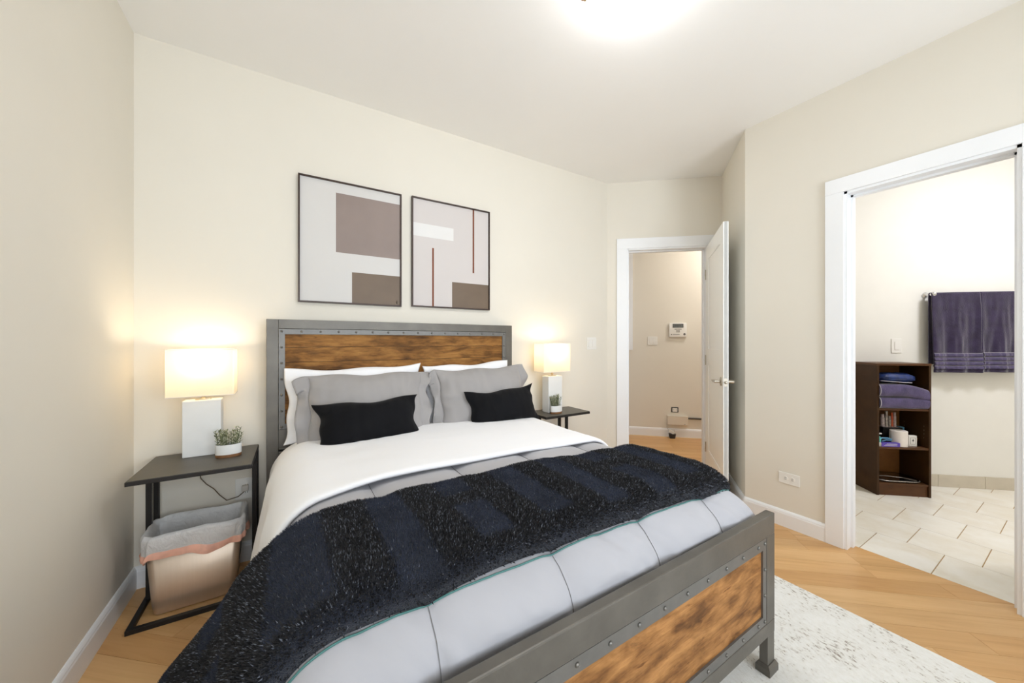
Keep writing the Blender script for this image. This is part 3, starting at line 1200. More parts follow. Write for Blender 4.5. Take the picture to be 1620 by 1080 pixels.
smooth_v, smooth_f = [], []
knob, glint = MB(), MB()
rs = random.Random(3)
vs, fs, ms = [], [], []
NS = 190000
for k in range(NS):
    u, v = rs.random(), rs.random()
    fi, fj = u * (NU - 1), v * (NV - 1)
    i, j = min(int(fi), NU - 2), min(int(fj), NV - 2)
    tu, tv = fi - i, fj - j
    p = TP[j][i] * (1 - tu) * (1 - tv) + TP[j][i + 1] * tu * (1 - tv) + TP[j + 1][i] * (1 - tu) * tv + TP[j + 1][i + 1] * tu * tv
    e1 = TP[j][i + 1] - TP[j][i]
    e2 = TP[j + 1][i] - TP[j][i]
    n = e2.cross(e1)
    if n.length < 1e-12: continue
    n.normalize()
    if n.z < -0.2: n = -n
    a = A_R + (A_L - A_R) * u
    yy = Y_LO + (Y_HI - Y_LO) * v
    rough = rough_cell(a + rs.gauss(0, 0.006), yy + rs.gauss(0, 0.006))
    t1 = e1.normalized()
    t2 = n.cross(t1)
    an = rs.random() * 2 * PI
    d = t1 * math.cos(an) + t2 * math.sin(an)
    w = n.cross(d)
    if rough:
        ln = rs.uniform(0.005, 0.009)
        wd = rs.uniform(0.0015, 0.0026)
        tip = p + n * ln + d * rs.uniform(0, 0.004)
        mi = 2 if rs.random() < 0.085 else 1
    else:
        ln = rs.uniform(0.004, 0.007)
        wd = rs.uniform(0.0008, 0.0014)
        lay = t2 * -0.004
        tip = p + n * ln + d * rs.uniform(0, 0.004) + lay
        mi = 2 if rs.random() < 0.006 else 0
    o = len(vs)
    vs += [tuple(p - w * wd - n * 0.002), tuple(p + w * wd - n * 0.002), tuple(tip)]
    fs.append((o, o + 1, o + 2))
    ms.append(mi)
pile = MB()
pile.v, pile.f, pile.m = vs, fs, ms
po = pile.build('pile', ['throw_pile', 'throw_knob', 'throw_glint'], tw)
po['kind'] = 'stuff'
# teal hem at the foot side
hem = []
jh = min(range(len(LENG)), key=lambda j: abs(LENG[j][0] - (Y_LO + 0.005)))
for i in range(240):
    a = A_R - 0.02 + (-(WF + RB * 1.2) - A_R) * i / 239
    ii = (a + AMAX) / (2 * AMAX) * (NA - 1)
    hem.append(comf_i(ii, jh) + Vector((0, -0.001, 0.0015)))
MB().tube(hem, 0.0022, 6).build('hem', 'throw_back', tw)


# ------------------------------------------------------------------ pillows
def pillow(name, mat, w, h, t, loc, lean, yaw=0.0, roll=0.0, flange=0.0, label='', group=None, seed=0.0, cat='pillow', ears=0.06, wr=1.0, bend=0.0):
    nu, nv = 84, 60

    def outline(U, V):
        ex = 1 - ears * (1 - V * V) * abs(U) ** 3
        ez = 1 - ears * 1.2 * (1 - U * U) * abs(V) ** 3
        X = U * w / 2 * ex + 0.006 * math.sin(V * 7 + seed) * abs(U) ** 4
        Z = V * h / 2 * ez + 0.006 * math.sin(U * 6 + seed * 2) * abs(V) ** 4
        return X, Z

    def shape(u, v, side):
        U, V = 2 * u - 1, 2 * v - 1
        U = math.sin(U * PI / 2) * 0.55 + U * 0.45
        V = math.sin(V * PI / 2) * 0.55 + V * 0.45
        X, Z = outline(U, V)
        f = (max(0.0, 1 - abs(U) ** 2.4) * max(0.0, 1 - abs(V) ** 2.4)) ** 0.5
        ht = t / 2 * f * (1 - 0.18 * V)
        big = nz(X + seed, Z, seed + side, 4.5) * 0.016
        fine = (nz(X * 1.6 + seed, Z * 0.7, seed + 3 * side, 15.0)) * 0.006
        # creases fanning in from the seams
        ds = 1 - abs(U)
        dt = 1 - abs(V)
        cr = math.exp(-ds * 5.0) * abs(math.sin(Z * 33 + seed * 5 + nz(X, Z, seed, 7) * 3)) * 0.010
        cr += math.exp(-dt * 6.0) * abs(math.sin(X * 24 + seed * 3 + nz(X, Z, seed, 6) * 3)) * 0.007
        wrk = (big + fine - cr) * wr
        Y = side * (ht + wrk * min(1.0, f * 2.2)) + bend * V * abs(V)
        return Vector((X, Y, Z))

    mb = MB()
    mb.grid(lambda u, v: shape(u, v, -1), nu, nv)
    mb2 = MB()
    mb2.grid(lambda u, v: shape(u, v, 1), nu, nv)
    mb.add(mb2.v, [f[::-1] for f in mb2.f])
    rot = Matrix.Rotation(yaw, 4, 'Z') @ Matrix.Rotation(-lean, 4, 'X') @ Matrix.Rotation(roll, 4, 'Y')
    o = mb.build(name, mat, smooth=True)
    o.matrix_world = Matrix.Translation(loc) @ rot
    bm = bmesh.new()
    bm.from_mesh(o.data)
    bmesh.ops.remove_doubles(bm, verts=bm.verts, dist=0.0004)
    bm.to_mesh(o.data)
    bm.free()
    if flange > 0:
        n, m_ = 240, 7

        def ring(k):
            q = (k % n) / n * 4
            sg, r_ = int(q), q - int(q)
            if sg == 0: return (-1 + 2 * r_, 1)
            if sg == 1: return (1, 1 - 2 * r_)
            if sg == 2: return (1 - 2 * r_, -1)
            return (-1, -1 + 2 * r_)
        vs, fs = [], []
        for jj in range(m_):
            for k in range(n):
                U, V = ring(k)
                X0, Z0 = outline(U, V)
                g = jj / (m_ - 1)
                sidew = max(0.0, (abs(U) - 0.86) / 0.14)       # 1 on the left and right edges
                top = max(0.0, V) ** 8 * (1 - sidew)
                bot = max(0.0, -V) ** 8 * (1 - sidew)
                X = X0 + (1 if U > 0 else -1) * flange * g * sidew * (1 + 0.22 * math.sin(V * 6 + seed)) - (0.012 * U if jj == 0 else 0)
                Z = Z0 + flange * g * (0.10 * max(0, V) ** 8 - 0.45 * max(0.0, -V) ** 8) - (0.012 * V if jj == 0 else 0)
                ruf = math.sin(V * 5.5 + seed * 3 + U) + 0.35 * math.sin(V * 13 + seed)
                Yf = g * sidew * (0.020 * ruf + 0.012) + g * top * 0.045 - g * bot * 0.03
                Z -= g * g * sidew * 0.030 * (0.5 + 0.5 * math.sin(seed * 7 + U * 2)) * (1 if V > 0.6 else 0.2)
                Yf += bend * V * abs(V)
                vs.append(Vector((X, Yf, Z)))
        for jj in range(m_ - 1):
            for k in range(n):
                k2 = (k + 1) % n
                fs.append((jj * n + k, jj * n + k2, (jj + 1) * n + k2, (jj + 1) * n + k))
        fl = MB()
        fl.add(vs, fs)
        f = fl.build('flange', mat, o, smooth=True)
        md_ = f.modifiers.new('thickness', 'SOLIDIFY')
        md_.thickness = 0.006
        md_.offset = 0
    return tag(o, label, cat, group)


GP = 'pillows against the headboard'
pillow('pillow', 'white_cloth', 0.77, 0.42, 0.15, (0.335, 2.335, 0.862), math.radians(6), 0.0, -0.012, label='white pillow behind the left grey sham', seed=0.4, group=GP, ears=0.06)
pillow('pillow', 'white_cloth', 0.66, 0.42, 0.15, (1.065, 2.335, 0.862), math.radians(6), 0.0, -0.03, label='white pillow behind the right grey sham', seed=1.9, group=GP, ears=0.06)
pillow('pillow_sham', 'sham', 0.615, 0.40, 0.20, (0.370, 2.190, 0.842), math.radians(15), 0.0, 0.005, 0.062, label='taupe grey flanged sham on the left half of the bed', seed=2.3, group='grey shams', ears=0.035, bend=0.012)
pillow('pillow_sham', 'sham', 0.625, 0.40, 0.20, (1.108, 2.190, 0.846), math.radians(15), -0.02, -0.02, 0.052, label='blue grey flanged sham on the right half of the bed', seed=4.1, group='grey shams', ears=0.035, bend=0.012)
pillow('lumbar_cushion', 'velvet', 0.545, 0.262, 0.17, (0.352, 2.045, 0.785), math.radians(18), 0.0, -0.022, label='black velvet lumbar cushion leaning on the left sham', seed=5.2, group='black velvet cushions', cat='cushion', ears=0.13, wr=1.15)
pillow('lumbar_cushion', 'velvet', 0.53, 0.255, 0.16, (1.180, 2.055, 0.790), math.radians(16), 0.0, -0.055, label='black velvet lumbar cushion leaning on the right sham', seed=6.6, group='black velvet cushions', cat='cushion', ears=0.14, wr=1.15)


# ------------------------------------------------------------------ nightstands
def nightstand(label, x0, x1, y0, y1, z, posts, base, rotz=0.0):
    o = thing('nightstand', label, 'table', (0, 0, 0), 0.0, 'black metal nightstands')
    th = 0.020
    mb = MB()
    mb.box(x0, x1, y0, y1, z - th, z - 0.002, bev=0.002)
    t = mb.build('table_edge', 'black_edge', o)
    MB().box(x0 + 0.003, x1 - 0.003, y0 + 0.003, y1 - 0.003, z - 0.003, z).build('table_top', 'table_top', o)
    b = 0.010
    for (px, py) in posts:
        MB().box(px - b, px + b, py - b, py + b, 0.018, z - th).build('leg', 'black_metal', o)
    bx0, bx1, by0, by1 = base
    for (a, c, d, e) in ((bx0, bx0 + 0.02, by0, by1), (bx1 - 0.02, bx1, by0, by1), (bx0 + 0.02, bx1 - 0.02, by0, by0 + 0.02)):
        MB().box(a, c, d, e, 0.0, 0.02, bev=0.001).build('base_bar', 'black_metal', o)
    for (a, c) in ((x0 + 0.02, x0 + 0.04), (x1 - 0.04, x1 - 0.02)):
        MB().box(a, c, y0 + 0.20, y1 - 0.02, z - th - 0.012, z - th).build('top_rail', 'black_metal', o)
    return o


nightstand('black nightstand by the left wall with a bin under it', -0.588, -0.166, 2.062, 2.448, 0.648,
           [(-0.578, 2.318), (-0.578, 2.425), (-0.176, 2.318), (-0.176, 2.425)], (-0.598, -0.166, 2.098, 2.44))
nightstand('black nightstand right of the bed near the doorway', 1.63, 2.078, 2.185, 2.455, 0.648,
           [(1.935, 2.312), (1.935, 2.405), (1.66, 2.312), (1.66, 2.405)], (1.64, 1.948, 2.21, 2.44))


# ------------------------------------------------------------------ table lamps
def table_lamp(label, cx, cy, zt, bw, bd, bh, sw, sd, sh_z0, sh_z1, power):
    o = thing('table_lamp', label, 'lamp', (cx, cy, zt), 0.0, 'white bedside lamps')
    MB().box(-bw / 2, bw / 2, -bd / 2, bd / 2, 0.0, bh, bev=0.004).build('lamp_base', 'ceramic', o)
    neck = MB()
    neck.box(-0.03, 0.03, -0.014, 0.014, bh, bh + 0.004, bev=0.001)
    neck.lathe([(0.011, bh + 0.003), (0.007, bh + 0.010), (0.011, bh + 0.018), (0.007, bh + 0.026), (0.007, bh + 0.09), (0.014, bh + 0.09), (0.014, bh + 0.13), (0, bh + 0.131)], seg=16)
    neck.build('neck', 'nickel', o, smooth='auto')
    z0, z1 = sh_z0 - zt, sh_z1 - zt
    s = MB()
    t = 0.0015

    def ringp(w, d, n=0):
        r_ = 0.006
        p = []
        for cxs, cys, a0 in ((1, 1, 0), (-1, 1, 90), (-1, -1, 180), (1, -1, 270)):
            for k in range(4):
                a = math.radians(a0 + k * 30)
                p.append((cxs * (w / 2 - r_) + r_ * math.cos(a), cys * (d / 2 - r_) + r_ * math.sin(a)))
        return p
    A = ringp(sw, sd)
    n = len(A)
    vs = [(p[0], p[1], z0) for p in A] + [(p[0], p[1], z1) for p in A]
    s.add(vs, [(i, (i + 1) % n, n + (i + 1) % n, n + i) for i in range(n)])
    shd = s.build('lamp_shade', 'shade', o)
    for z in (z0, z1):
        tr = MB()
        tr.tube([(p[0], p[1], z) for p in A] + [(A[0][0], A[0][1], z)], 0.0016, 6)
        tr.build('shade_trim', 'art_white', shd)
    sp = MB()
    zz = z1 - 0.012
    sp.tube([(-sw / 2 + 0.002, 0, zz), (sw / 2 - 0.002, 0, zz)], 0.0014, 6)
    sp.tube([(0, -sd / 2 + 0.002, zz), (0, sd / 2 - 0.002, zz)], 0.0014, 6)
    sp.lathe([(0.0, zz - 0.003), (0.012, zz - 0.003), (0.012, zz + 0.003), (0, zz + 0.003)], seg=12)
    sp.build('shade_fitter', 'nickel', shd)
    zb = z0 + (z1 - z0) * 0.62
    b = MB()
    b.lathe([(0.008, zb - 0.045), (0.012, zb - 0.03), (0.024, zb - 0.005), (0.026, zb + 0.01), (0.018, zb + 0.028), (0, zb + 0.034)], seg=16)
    b.build('light_bulb', 'bulb', o, smooth=True)
    L = point_light('bulb_light', (0, 0, zb + 0.045), power, (1.0, 0.88, 0.70), 0.03)
    L.parent = o
    return o


table_lamp('white slab table lamp with a lit rectangular shade, beside the left wall', -0.392, 2.375, 0.648, 0.150, 0.075, 0.278, 0.262, 0.130, 0.950, 1.180, 2.0)
table_lamp('white slab table lamp with a lit rectangular shade, right of the headboard', 1.812, 2.345, 0.648, 0.140, 0.085, 0.292, 0.270, 0.140, 0.975, 1.205, 1.8)


# ------------------------------------------------------------------ potted succulents
def succulent(label, loc, w, d, seed, stems=16, hgt=0.085, rotz=0.0):
    rs = random.Random(seed)
    o = thing('potted_succulent', label, 'plant', loc, rotz, 'small potted succulents')
    p = MB()
    sx, sy = w / 2, d / 2
    p.lathe([(0.985, 0.014), (1.0, 0.02), (1.0, 0.060), (0.985, 0.062), (0.93, 0.062), (0.92, 0.052), (0, 0.052)], seg=40, sx=sx, sy=sy)
    p.build('pot', 'ceramic', o, smooth='auto')
    q = MB()
    q.lathe([(0, 0), (0.96, 0.0), (0.985, 0.003), (0.985, 0.014), (0, 0.0141)], seg=40, sx=sx, sy=sy)
    q.build('saucer', 'pot_wood', o, smooth='auto')
    s_ = MB()
    s_.lathe([(0.92, 0.053), (0.5, 0.056), (0, 0.057)], seg=24, sx=sx, sy=sy)
    s_.build('soil', 'soil', o)
    f = MB()
    for k in range(stems):
        a = rs.random() * 2 * PI
        rr = math.sqrt(rs.random()) * 0.82
        bx, by = rr * sx * math.cos(a), rr * sy * math.sin(a)
        H = hgt * rs.uniform(0.6, 1.05)
        lx, ly = bx * 0.30 + rs.uniform(-.006, .006), by * 0.3 + rs.uniform(-.006, .006)
        f.tube([(bx, by, 0.05), (bx + lx * 0.5, by + ly * 0.5, 0.055 + H * 0.5), (bx + lx, by + ly, 0.055 + H)], 0.0013, 5, mi=0)
        nl = 8
        for i in range(nl):
            tt = (i + 0.6) / nl
            c = Vector((bx + lx * tt, by + ly * tt, 0.055 + H * tt))
            for s2 in (0, 1):
                an = i * 1.6 + s2 * PI + k
                dr = Vector((math.cos(an), math.sin(an), 0.55 + 0.6 * tt)).normalized()
                sd = dr.cross(Vector((0, 0, 1))).normalized()
                ln = 0.016 * rs.uniform(0.8, 1.25)
                wd = 0.0033
                up = sd.cross(dr) * 0.0014
                f.add([c, c + dr * ln * 0.5 + sd * wd, c + dr * ln, c + dr * ln * 0.5 - sd * wd, c + dr * ln * 0.45 - up, c + dr * ln * .45 + up],
                      [(0, 1, 4), (1, 2, 4), (2, 3, 4), (3, 0, 4), (1, 0, 5), (2, 1, 5), (3, 2, 5), (0, 3, 5)], mi=(1 if rs.random() < 0.4 else 0))
    fo = f.build('foliage', ['leaf', 'leaf_pale'], o)
    fo['kind'] = 'stuff'
    return o


succulent('small succulent in an oval white pot before the left lamp', (-0.278, 2.268, 0.648), 0.106, 0.062, 5, 20, 0.082)
succulent('small succulent in an oval white pot before the right lamp', (1.792, 2.268, 0.648), 0.108, 0.060, 9, 20, 0.088)

# ------------------------------------------------------------------ waste bin with liner
bin_o = thing('waste_bin', 'brushed metal waste bin with a white liner under the left nightstand', 'bin', (-0.392, 2.275, 0.0), 0.03)


def rrect(w, d, r, n=6):
    p = []
    for cx, cy, a0 in ((1, 1, 0), (-1, 1, 90), (-1, -1, 180), (1, -1, 270)):
        for k in range(n):
            a = math.radians(a0 + k * 90 / (n - 1))
            p.append((cx * (w / 2 - r) + r * math.cos(a), cy * (d / 2 - r) + r * math.sin(a)))
    return p


def loft(rings, cap0=True, cap1=False):
    vs, fs = [], []
    n = len(rings[0][0])
    for pts_, z in rings:
        vs += [(p[0], p[1], z if not callable(z) else z(p)) for p in pts_]
    for j in range(len(rings) - 1):
        for i in range(n):
            i2 = (i + 1) % n
            fs.append((j * n + i, j * n + i2, (j + 1) * n + i2, (j + 1) * n + i))
    if cap0: fs.append(tuple(range(n))[::-1])
    if cap1: fs.append(tuple((len(rings) - 1) * n + k for k in range(n)))
    return vs, fs


b = MB()
b.add(*loft([(rrect(0.29, 0.175, 0.025), 0.004), (rrect(0.305, 0.185, 0.028), 0.05), (rrect(0.345, 0.215, 0.03), 0.345)]))
body = b.build('bin_body', 'bin', bin_o, smooth='auto')
md = body.modifiers.new('thickness', 'SOLIDIFY')
md.thickness = 0.003
md.offset = -1
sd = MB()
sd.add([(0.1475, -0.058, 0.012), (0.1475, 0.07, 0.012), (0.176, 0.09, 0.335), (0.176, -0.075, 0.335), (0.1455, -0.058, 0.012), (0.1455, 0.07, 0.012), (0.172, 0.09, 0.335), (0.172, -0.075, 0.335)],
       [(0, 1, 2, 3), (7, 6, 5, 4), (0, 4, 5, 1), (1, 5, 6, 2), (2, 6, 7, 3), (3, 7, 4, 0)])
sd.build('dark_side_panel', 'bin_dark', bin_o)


def wavy(w, d, r, amp, ph, n=16):
    out = []
    base = rrect(w, d, r, n)
    # resample densely along the straight runs
    P_ = []
    for i in range(len(base)):
        p, q = base[i], base[(i + 1) % len(base)]
        L = math.hypot(q[0] - p[0], q[1] - p[1])
        m_ = max(1, int(L / 0.008))
        for k in range(m_):
            P_.append((p[0] + (q[0] - p[0]) * k / m_, p[1] + (q[1] - p[1]) * k / m_))
    return P_


base = wavy(0.33, 0.205, 0.03, 0, 0)
NB = len(base)


def bag_ring(scale, grow, amp, z, zamp, ph):
    pts_ = []
    for i, p in enumerate(base):
        l = math.hypot(*p)
        k = (l * scale + grow) / l
        w_ = amp * (math.sin(i * 0.31 + ph) + 0.6 * math.sin(i * 0.77 + ph * 2.1))
        kk = k + w_ / l
        zz = z + zamp * (math.sin(i * 0.17 + ph) + 0.5 * math.sin(i * 0.43 + 1.3 * ph))
        pts_.append((p[0] * kk, p[1] * kk, zz))
    return pts_


rings = [bag_ring(0.82, 0, 0.002, 0.03, 0.0, 0.2), bag_ring(0.90, 0, 0.003, 0.18, 0.003, 0.5), bag_ring(0.97, 0.0, 0.002, 0.34, 0.002, 0.9),
         bag_ring(1.0, 0.004, 0.001, 0.365, 0.003, 1.0), bag_ring(1.0, 0.012, 0.002, 0.368, 0.004, 1.1), bag_ring(1.0, 0.020, 0.003, 0.350, 0.005, 1.4), bag_ring(1.0, 0.020, 0.0045, 0.315, 0.006, 2.1),
         bag_ring(1.0, 0.019, 0.005, 0.285, 0.008, 2.6)]
vs = [p for r_ in rings for p in r_]
fs = [(j * NB + i, j * NB + (i + 1) % NB, (j + 1) * NB + (i + 1) % NB, (j + 1) * NB + i) for j in range(len(rings) - 1) for i in range(NB)]
MB().add(vs, fs).build('liner', 'liner', bin_o, smooth=True)
rings = [bag_ring(1.0, 0.0195, 0.0048, 0.288, 0.008, 2.6), bag_ring(1.0, 0.023, 0.007, 0.272, 0.009, 2.9), bag_ring(1.0, 0.020, 0.008, 0.255, 0.010, 3.2)]
vs = [p for r_ in rings for p in r_]
fs = [(j * NB + i, j * NB + (i + 1) % NB, (j + 1) * NB + (i + 1) % NB, (j + 1) * NB + i) for j in range(len(rings) - 1) for i in range(NB)]
ds = MB().add(vs, fs).build('drawstring', 'peach', bin_o, smooth=True)
ds['label'] = 'peach drawstring hem'


# ------------------------------------------------------------------ framed prints
def framed(label, x0, x1, z0, z1, rects, paper):
    o = thing('framed_print', label, 'picture', ((x0 + x1) / 2, YB, z0), 0.0, 'framed abstract prints')
    cx = (x0 + x1) / 2
    f = MB()
    t = 0.009
    w, h = x1 - x0, z1 - z0
    for a, b_, c, d in ((-w / 2, -w / 2 + t, 0, h), (w / 2 - t, w / 2, 0, h), (-w / 2 + t, w / 2 - t, 0, t), (-w / 2 + t, w / 2 - t, h - t, h)):
        f.box(a, b_, -0.024, -0.002, c, d)
    f.build('frame', 'art_frame', o)
    pn = MB().box(-w / 2 + t, w / 2 - t, -0.014, -0.003, t, h - t).build('print', paper, o)
    for i, (a, b_, c, d, m_) in enumerate(rects):
        q = MB()
        q.box(max(a - cx, -w / 2 + t), min(b_ - cx, w / 2 - t), -0.0146, -0.0139, max(c - z0, t), min(d - z0, h - t))
        q.build('printed_shape', m_, pn)
    return o


framed('framed abstract print with a large taupe block, nearer the left wall', 0.022, 0.624, 1.455, 2.215,
       [(0.224, 0.70, 1.775, 2.144, 'art_taupe'), (0.316, 0.70, 1.40, 1.659, 'art_brown'), (0.592, 0.596, 1.478, 1.494, 'art_paper'), (0.588, 0.600, 1.476, 1.479, 'art_paper')], 'art_paper')
framed('framed abstract print with two thin rust bars, nearer the doorway', 0.694, 1.297, 1.461, 2.222,
       [(0.69, 1.001, 1.955, 2.046, 'art_white'), (0.839, 0.853, 1.40, 1.884, 'art_rust'), (1.154, 1.168, 1.736, 2.3, 'art_rust'), (0.990, 1.4, 1.40, 1.655, 'art_brown')], 'art_paper2')

# ------------------------------------------------------------------ ceiling light
cl = thing('ceiling_light', 'round opal glass ceiling light with brass clips above the bed', 'lamp', (1.190, 1.000, CEIL))
pan = MB()
pan.lathe([(0, 0), (0.178, 0.0), (0.182, -0.006), (0.182, -0.040), (0.05, -0.042), (0, -0.042)], seg=48)
pan.build('ceiling_pan', 'dome_pan', cl, smooth='auto')
gl = MB()
R0 = 0.192
prof = [(R0 + 0.004, -0.048), (R0, -0.050)]
for i in range(1, 15):
    a = i / 14 * PI / 2
    prof.append((R0 * math.cos(a), -0.050 - 0.075 * math.sin(a)))
gl.lathe(prof, seg=56)
gl.build('glass_bowl', 'dome_glass', cl, smooth=True)
rim = MB()
rim.tube([((R0 + 0.003) * math.cos(2 * PI * k / 56), (R0 + 0.003) * math.sin(2 * PI * k / 56), -0.047) for k in range(57)], 0.0028, 6)
rim.build('glass_rim', 'dome_pan', cl)
for a in (-112, -20, 128):
    an = math.radians(a)
    c = MB()
    mt_ = Matrix.Translation(((R0 + 0.002) * math.cos(an), (R0 + 0.002) * math.sin(an), -0.048)) @ Matrix.Rotation(an, 4, 'Z')
    c.box(-0.012, 0.008, -0.006, 0.006, -0.012, -0.008, mt_, bev=0.001)
    c.box(0.004, 0.008, -0.006, 0.006, -0.01, 0.03, mt_, bev=0.001)
    c.lathe([(0, 0), (0.006, 0), (0.006, 0.006), (0.003, 0.011), (0, 0.011)], mat=mt_ @ Matrix.Translation((0.008, 0, -0.004)) @ Matrix.Rotation(PI / 2, 4, 'Y'), seg=12)
    c.tube([(0.006, 0, 0.028), (-0.03, 0, 0.034), (-0.075, 0, 0.030)], 0.003, 6, mat=mt_)
    c.build('clip', 'dome_metal', cl, smooth='auto')


# ------------------------------------------------------------------ switch plates and outlets
def wall_plate(name, label, m, s0, s1, z0, z1, kind, group=None, yoff=0.0):
    cat = 'outlet' if 'outlet' in name else 'switch'
    o = thing(name, label, cat, m @ Vector(((s0 + s1) / 2, 0, (z0 + z1) / 2)), math.atan2(m.col[0][1], m.col[0][0]))
    w, h = s1 - s0, z1 - z0
    MB().box(-w / 2, w / 2, -0.006, -0.0005, -h / 2, h / 2, bev=0.0022).build('plate', 'plate_white', o)
    if kind.startswith('switch'):
        n = int(kind[-1])
        for k in range(n):
            c = (k - (n - 1) / 2) * 0.044
            MB().box(c - 0.0165, c + 0.0165, -0.0095, -0.0055, -0.033, 0.033, bev=0.0012).build('rocker', 'plate_white', o)
            g = MB()
            for a, b_, c_, d in ((c - 0.018, c - 0.0168, -0.0345, 0.0345), (c + 0.0168, c + 0.018, -0.0345, 0.0345), (c - 0.018, c + 0.018, 0.0333, 0.0345), (c - 0.018, c + 0.018, -0.0345, -0.0333)):
                g.box(a, b_, -0.0064, -0.0058, c_, d)
            g.build('rocker_gap', 'hub', o)
    else:
        horizontal = w > h
        for k in (-1, 1):
            cx, cz = (k * 0.019, 0) if horizontal else (0, k * 0.019)
            r_ = MB()
            r_.lathe([(0.0145, 0), (0.0145, 0.002), (0, 0.002)], seg=20, mat=Matrix.Translation((cx, -0.006, cz)) @ Matrix.Rotation(PI / 2, 4, 'X'))
            rc = r_.build('receptacle', 'plate_white', o)
            s_ = MB()
            if horizontal:
                s_.box(cx - 0.006, cx + 0.006, -0.0085, -0.0078, cz + 0.004, cz + 0.006)
                s_.box(cx - 0.006, cx + 0.006, -0.0085, -0.0078, cz - 0.006, cz - 0.004)
            else:
                s_.box(cx - 0.006, cx - 0.004, -0.0085, -0.0078, cz - 0.006, cz + 0.006)
                s_.box(cx + 0.004, cx + 0.006, -0.0085, -0.0078, cz - 0.006, cz + 0.006)
            s_.build('slots', 'dark_slot', rc)
    return o


bkm, _ = frame2((0, YB), (1, YB))
wall_plate('light_switch', 'white double switch plate on the wall behind the bed', bkm, 2.322, 2.438, 1.145, 1.258, 'switch2')
wall_plate('wall_outlet', 'white horizontal outlet low on the wall beside the bathroom casing', rm, C3[1] - 1.125, C3[1] - 1.008, 0.284, 0.356, 'outlet')
wall_plate('wall_outlet', 'white outlet behind the left nightstand', bkm, -0.275, -0.175, 0.345, 0.46, 'outlet')
wall_plate('light_switch', 'white double switch plate on the hall wall', hallm, 0.254, 0.372, 1.175, 1.285, 'switch2')
bw_m, _ = frame2(dpt(0, BWN), dpt(1, BWN))


def bath_s(x, y):
    return DE.x * x + DE.y * y


sA = bath_s(4.613, 0.749)
wall_plate('light_switch', 'white single switch plate above the bathroom cabinet', bw_m, sA - 0.300, sA - 0.224, 1.122, 1.243, 'switch1')

# lamp cord down the wall and plug
mb = MB()
mb.tube([(-0.425, 2.452, 0.63), (-0.425, 2.462, 0.56), (-0.418, 2.465, 0.50), (-0.395, 2.465, 0.465), (-0.365, 2.465, 0.435), (-0.34, 2.465, 0.395), (-0.31, 2.465, 0.36), (-0.26, 2.462, 0.37), (-0.225, 2.458, 0.40)], 0.0026, 6)
mb.box(-0.245, -0.215, 2.452, 2.479, 0.395, 0.425, bev=0.003, mi=1)
tag(mb.build('lamp_cord', ['cord', 'white_cord'], smooth='auto'), 'thin brown lamp cord hanging behind the left nightstand', 'cord')

# ------------------------------------------------------------------ hall fittings
kp = thing('alarm_keypad', 'white alarm keypad with a grey display on the hall wall', 'keypad', hallm @ Vector((0.612, 0, 1.365)), math.atan2(he.y, he.x))
MB().box(-0.105, 0.105, -0.032, 0, -0.09, 0.09, bev=0.012).build('keypad_body', 'plate_white', kp, smooth='auto')
dr = MB().box(-0.064, 0.064, -0.0340, -0.031, 0.030, 0.079, bev=0.001).build('display_rim', 'lcd_rim', kp)
MB().box(-0.054, 0.054, -0.0346, -0.0338, 0.037, 0.073).build('display', 'lcd', dr)
tx = MB()
for i, xx in enumerate((-0.045, -0.036, -0.028, -0.020, -0.011, -0.003, 0.006, 0.018, 0.027)):
    tx.box(xx, xx + 0.006, -0.0350, -0.0345, 0.046, 0.066)
tx.build('display_text', 'lcd_rim', dr)
kb = MB()
for xx in (-0.034, -0.017, 0.0, 0.017, 0.034):
    kb.box(xx - 0.005, xx + 0.005, -0.0336, -0.0315, 0.004, 0.018)
for xx in (-0.015, 0.0, 0.015):
    for zz in (-0.013, -0.028):
        kb.box(xx - 0.005, xx + 0.005, -0.0336, -0.0315, zz, zz + 0.010)
kb.build('keys', 'print_grey', kp)
lg = MB()
lg.box(-0.084, -0.070, -0.0330, -0.0315, -0.062, -0.050)
lg.box(-0.062, 0.02, -0.0326, -0.0315, -0.060, -0.053)
lg.build('printed_marks', 'print_grey', kp)
lr = MB()
lr.lathe([(0.006, 0.0), (0.013, 0.0), (0.013, 0.001), (0.006, 0.001), (0.006, 0.0)], seg=20, mat=Matrix.Translation((0.076, -0.032, -0.053)) @ Matrix.Rotation(PI / 2, 4, 'X'))
lr.build('round_emblem', 'print_dark', kp)

pq = thing('thermostat', 'small tan thermostat on the hall wall beside the open door', 'thermostat', hallm @ Vector((0.965, 0, 1.303)), math.atan2(he.y, he.x))
MB().box(-0.048, 0.048, -0.022, 0, -0.092, 0.092, bev=0.004).build('thermostat_body', 'plaque', pq)
MB().box(-0.036, 0.036, -0.0235, -0.0215, -0.060, 0.070, bev=0.001).build('cover', 'hub', pq)

ho = thing('cable_box', 'cream plastic cable box low on the hall wall', 'box', hallm @ Vector((0.606, 0, 0.218)), math.atan2(he.y, he.x))
MB().box(-0.122, 0.122, -0.05, 0, -0.055, 0.056, bev=0.003).build('box_cover', 'hub', ho)
MB().box(0.07, 0.09, -0.0508, -0.0498, -0.046, -0.042).build('printed_mark', 'print_grey', ho)
mb = MB()
mb.tube([(0.724, -0.012, 0.245), (1.9, -0.012, 0.245)], 0.011, 8, mat=hallm)
tag(mb.build('conduit', 'cable', smooth='auto'), 'dark conduit running right from the cable box along the hall wall', 'pipe')
oo = thing('exposed_outlet', 'uncovered outlet with a dark edge above the cable box', 'outlet', hallm @ Vector((0.580, 0, 0.346)), math.atan2(he.y, he.x))
MB().box(-0.042, 0.042, -0.004, 0, -0.033, 0.033, bev=0.001).build('dark_box_edge', 'dark_slot', oo)
MB().box(-0.030, 0.030, -0.010, -0.003, -0.024, 0.024, bev=0.002).build('receptacle', 'plate_white', oo)
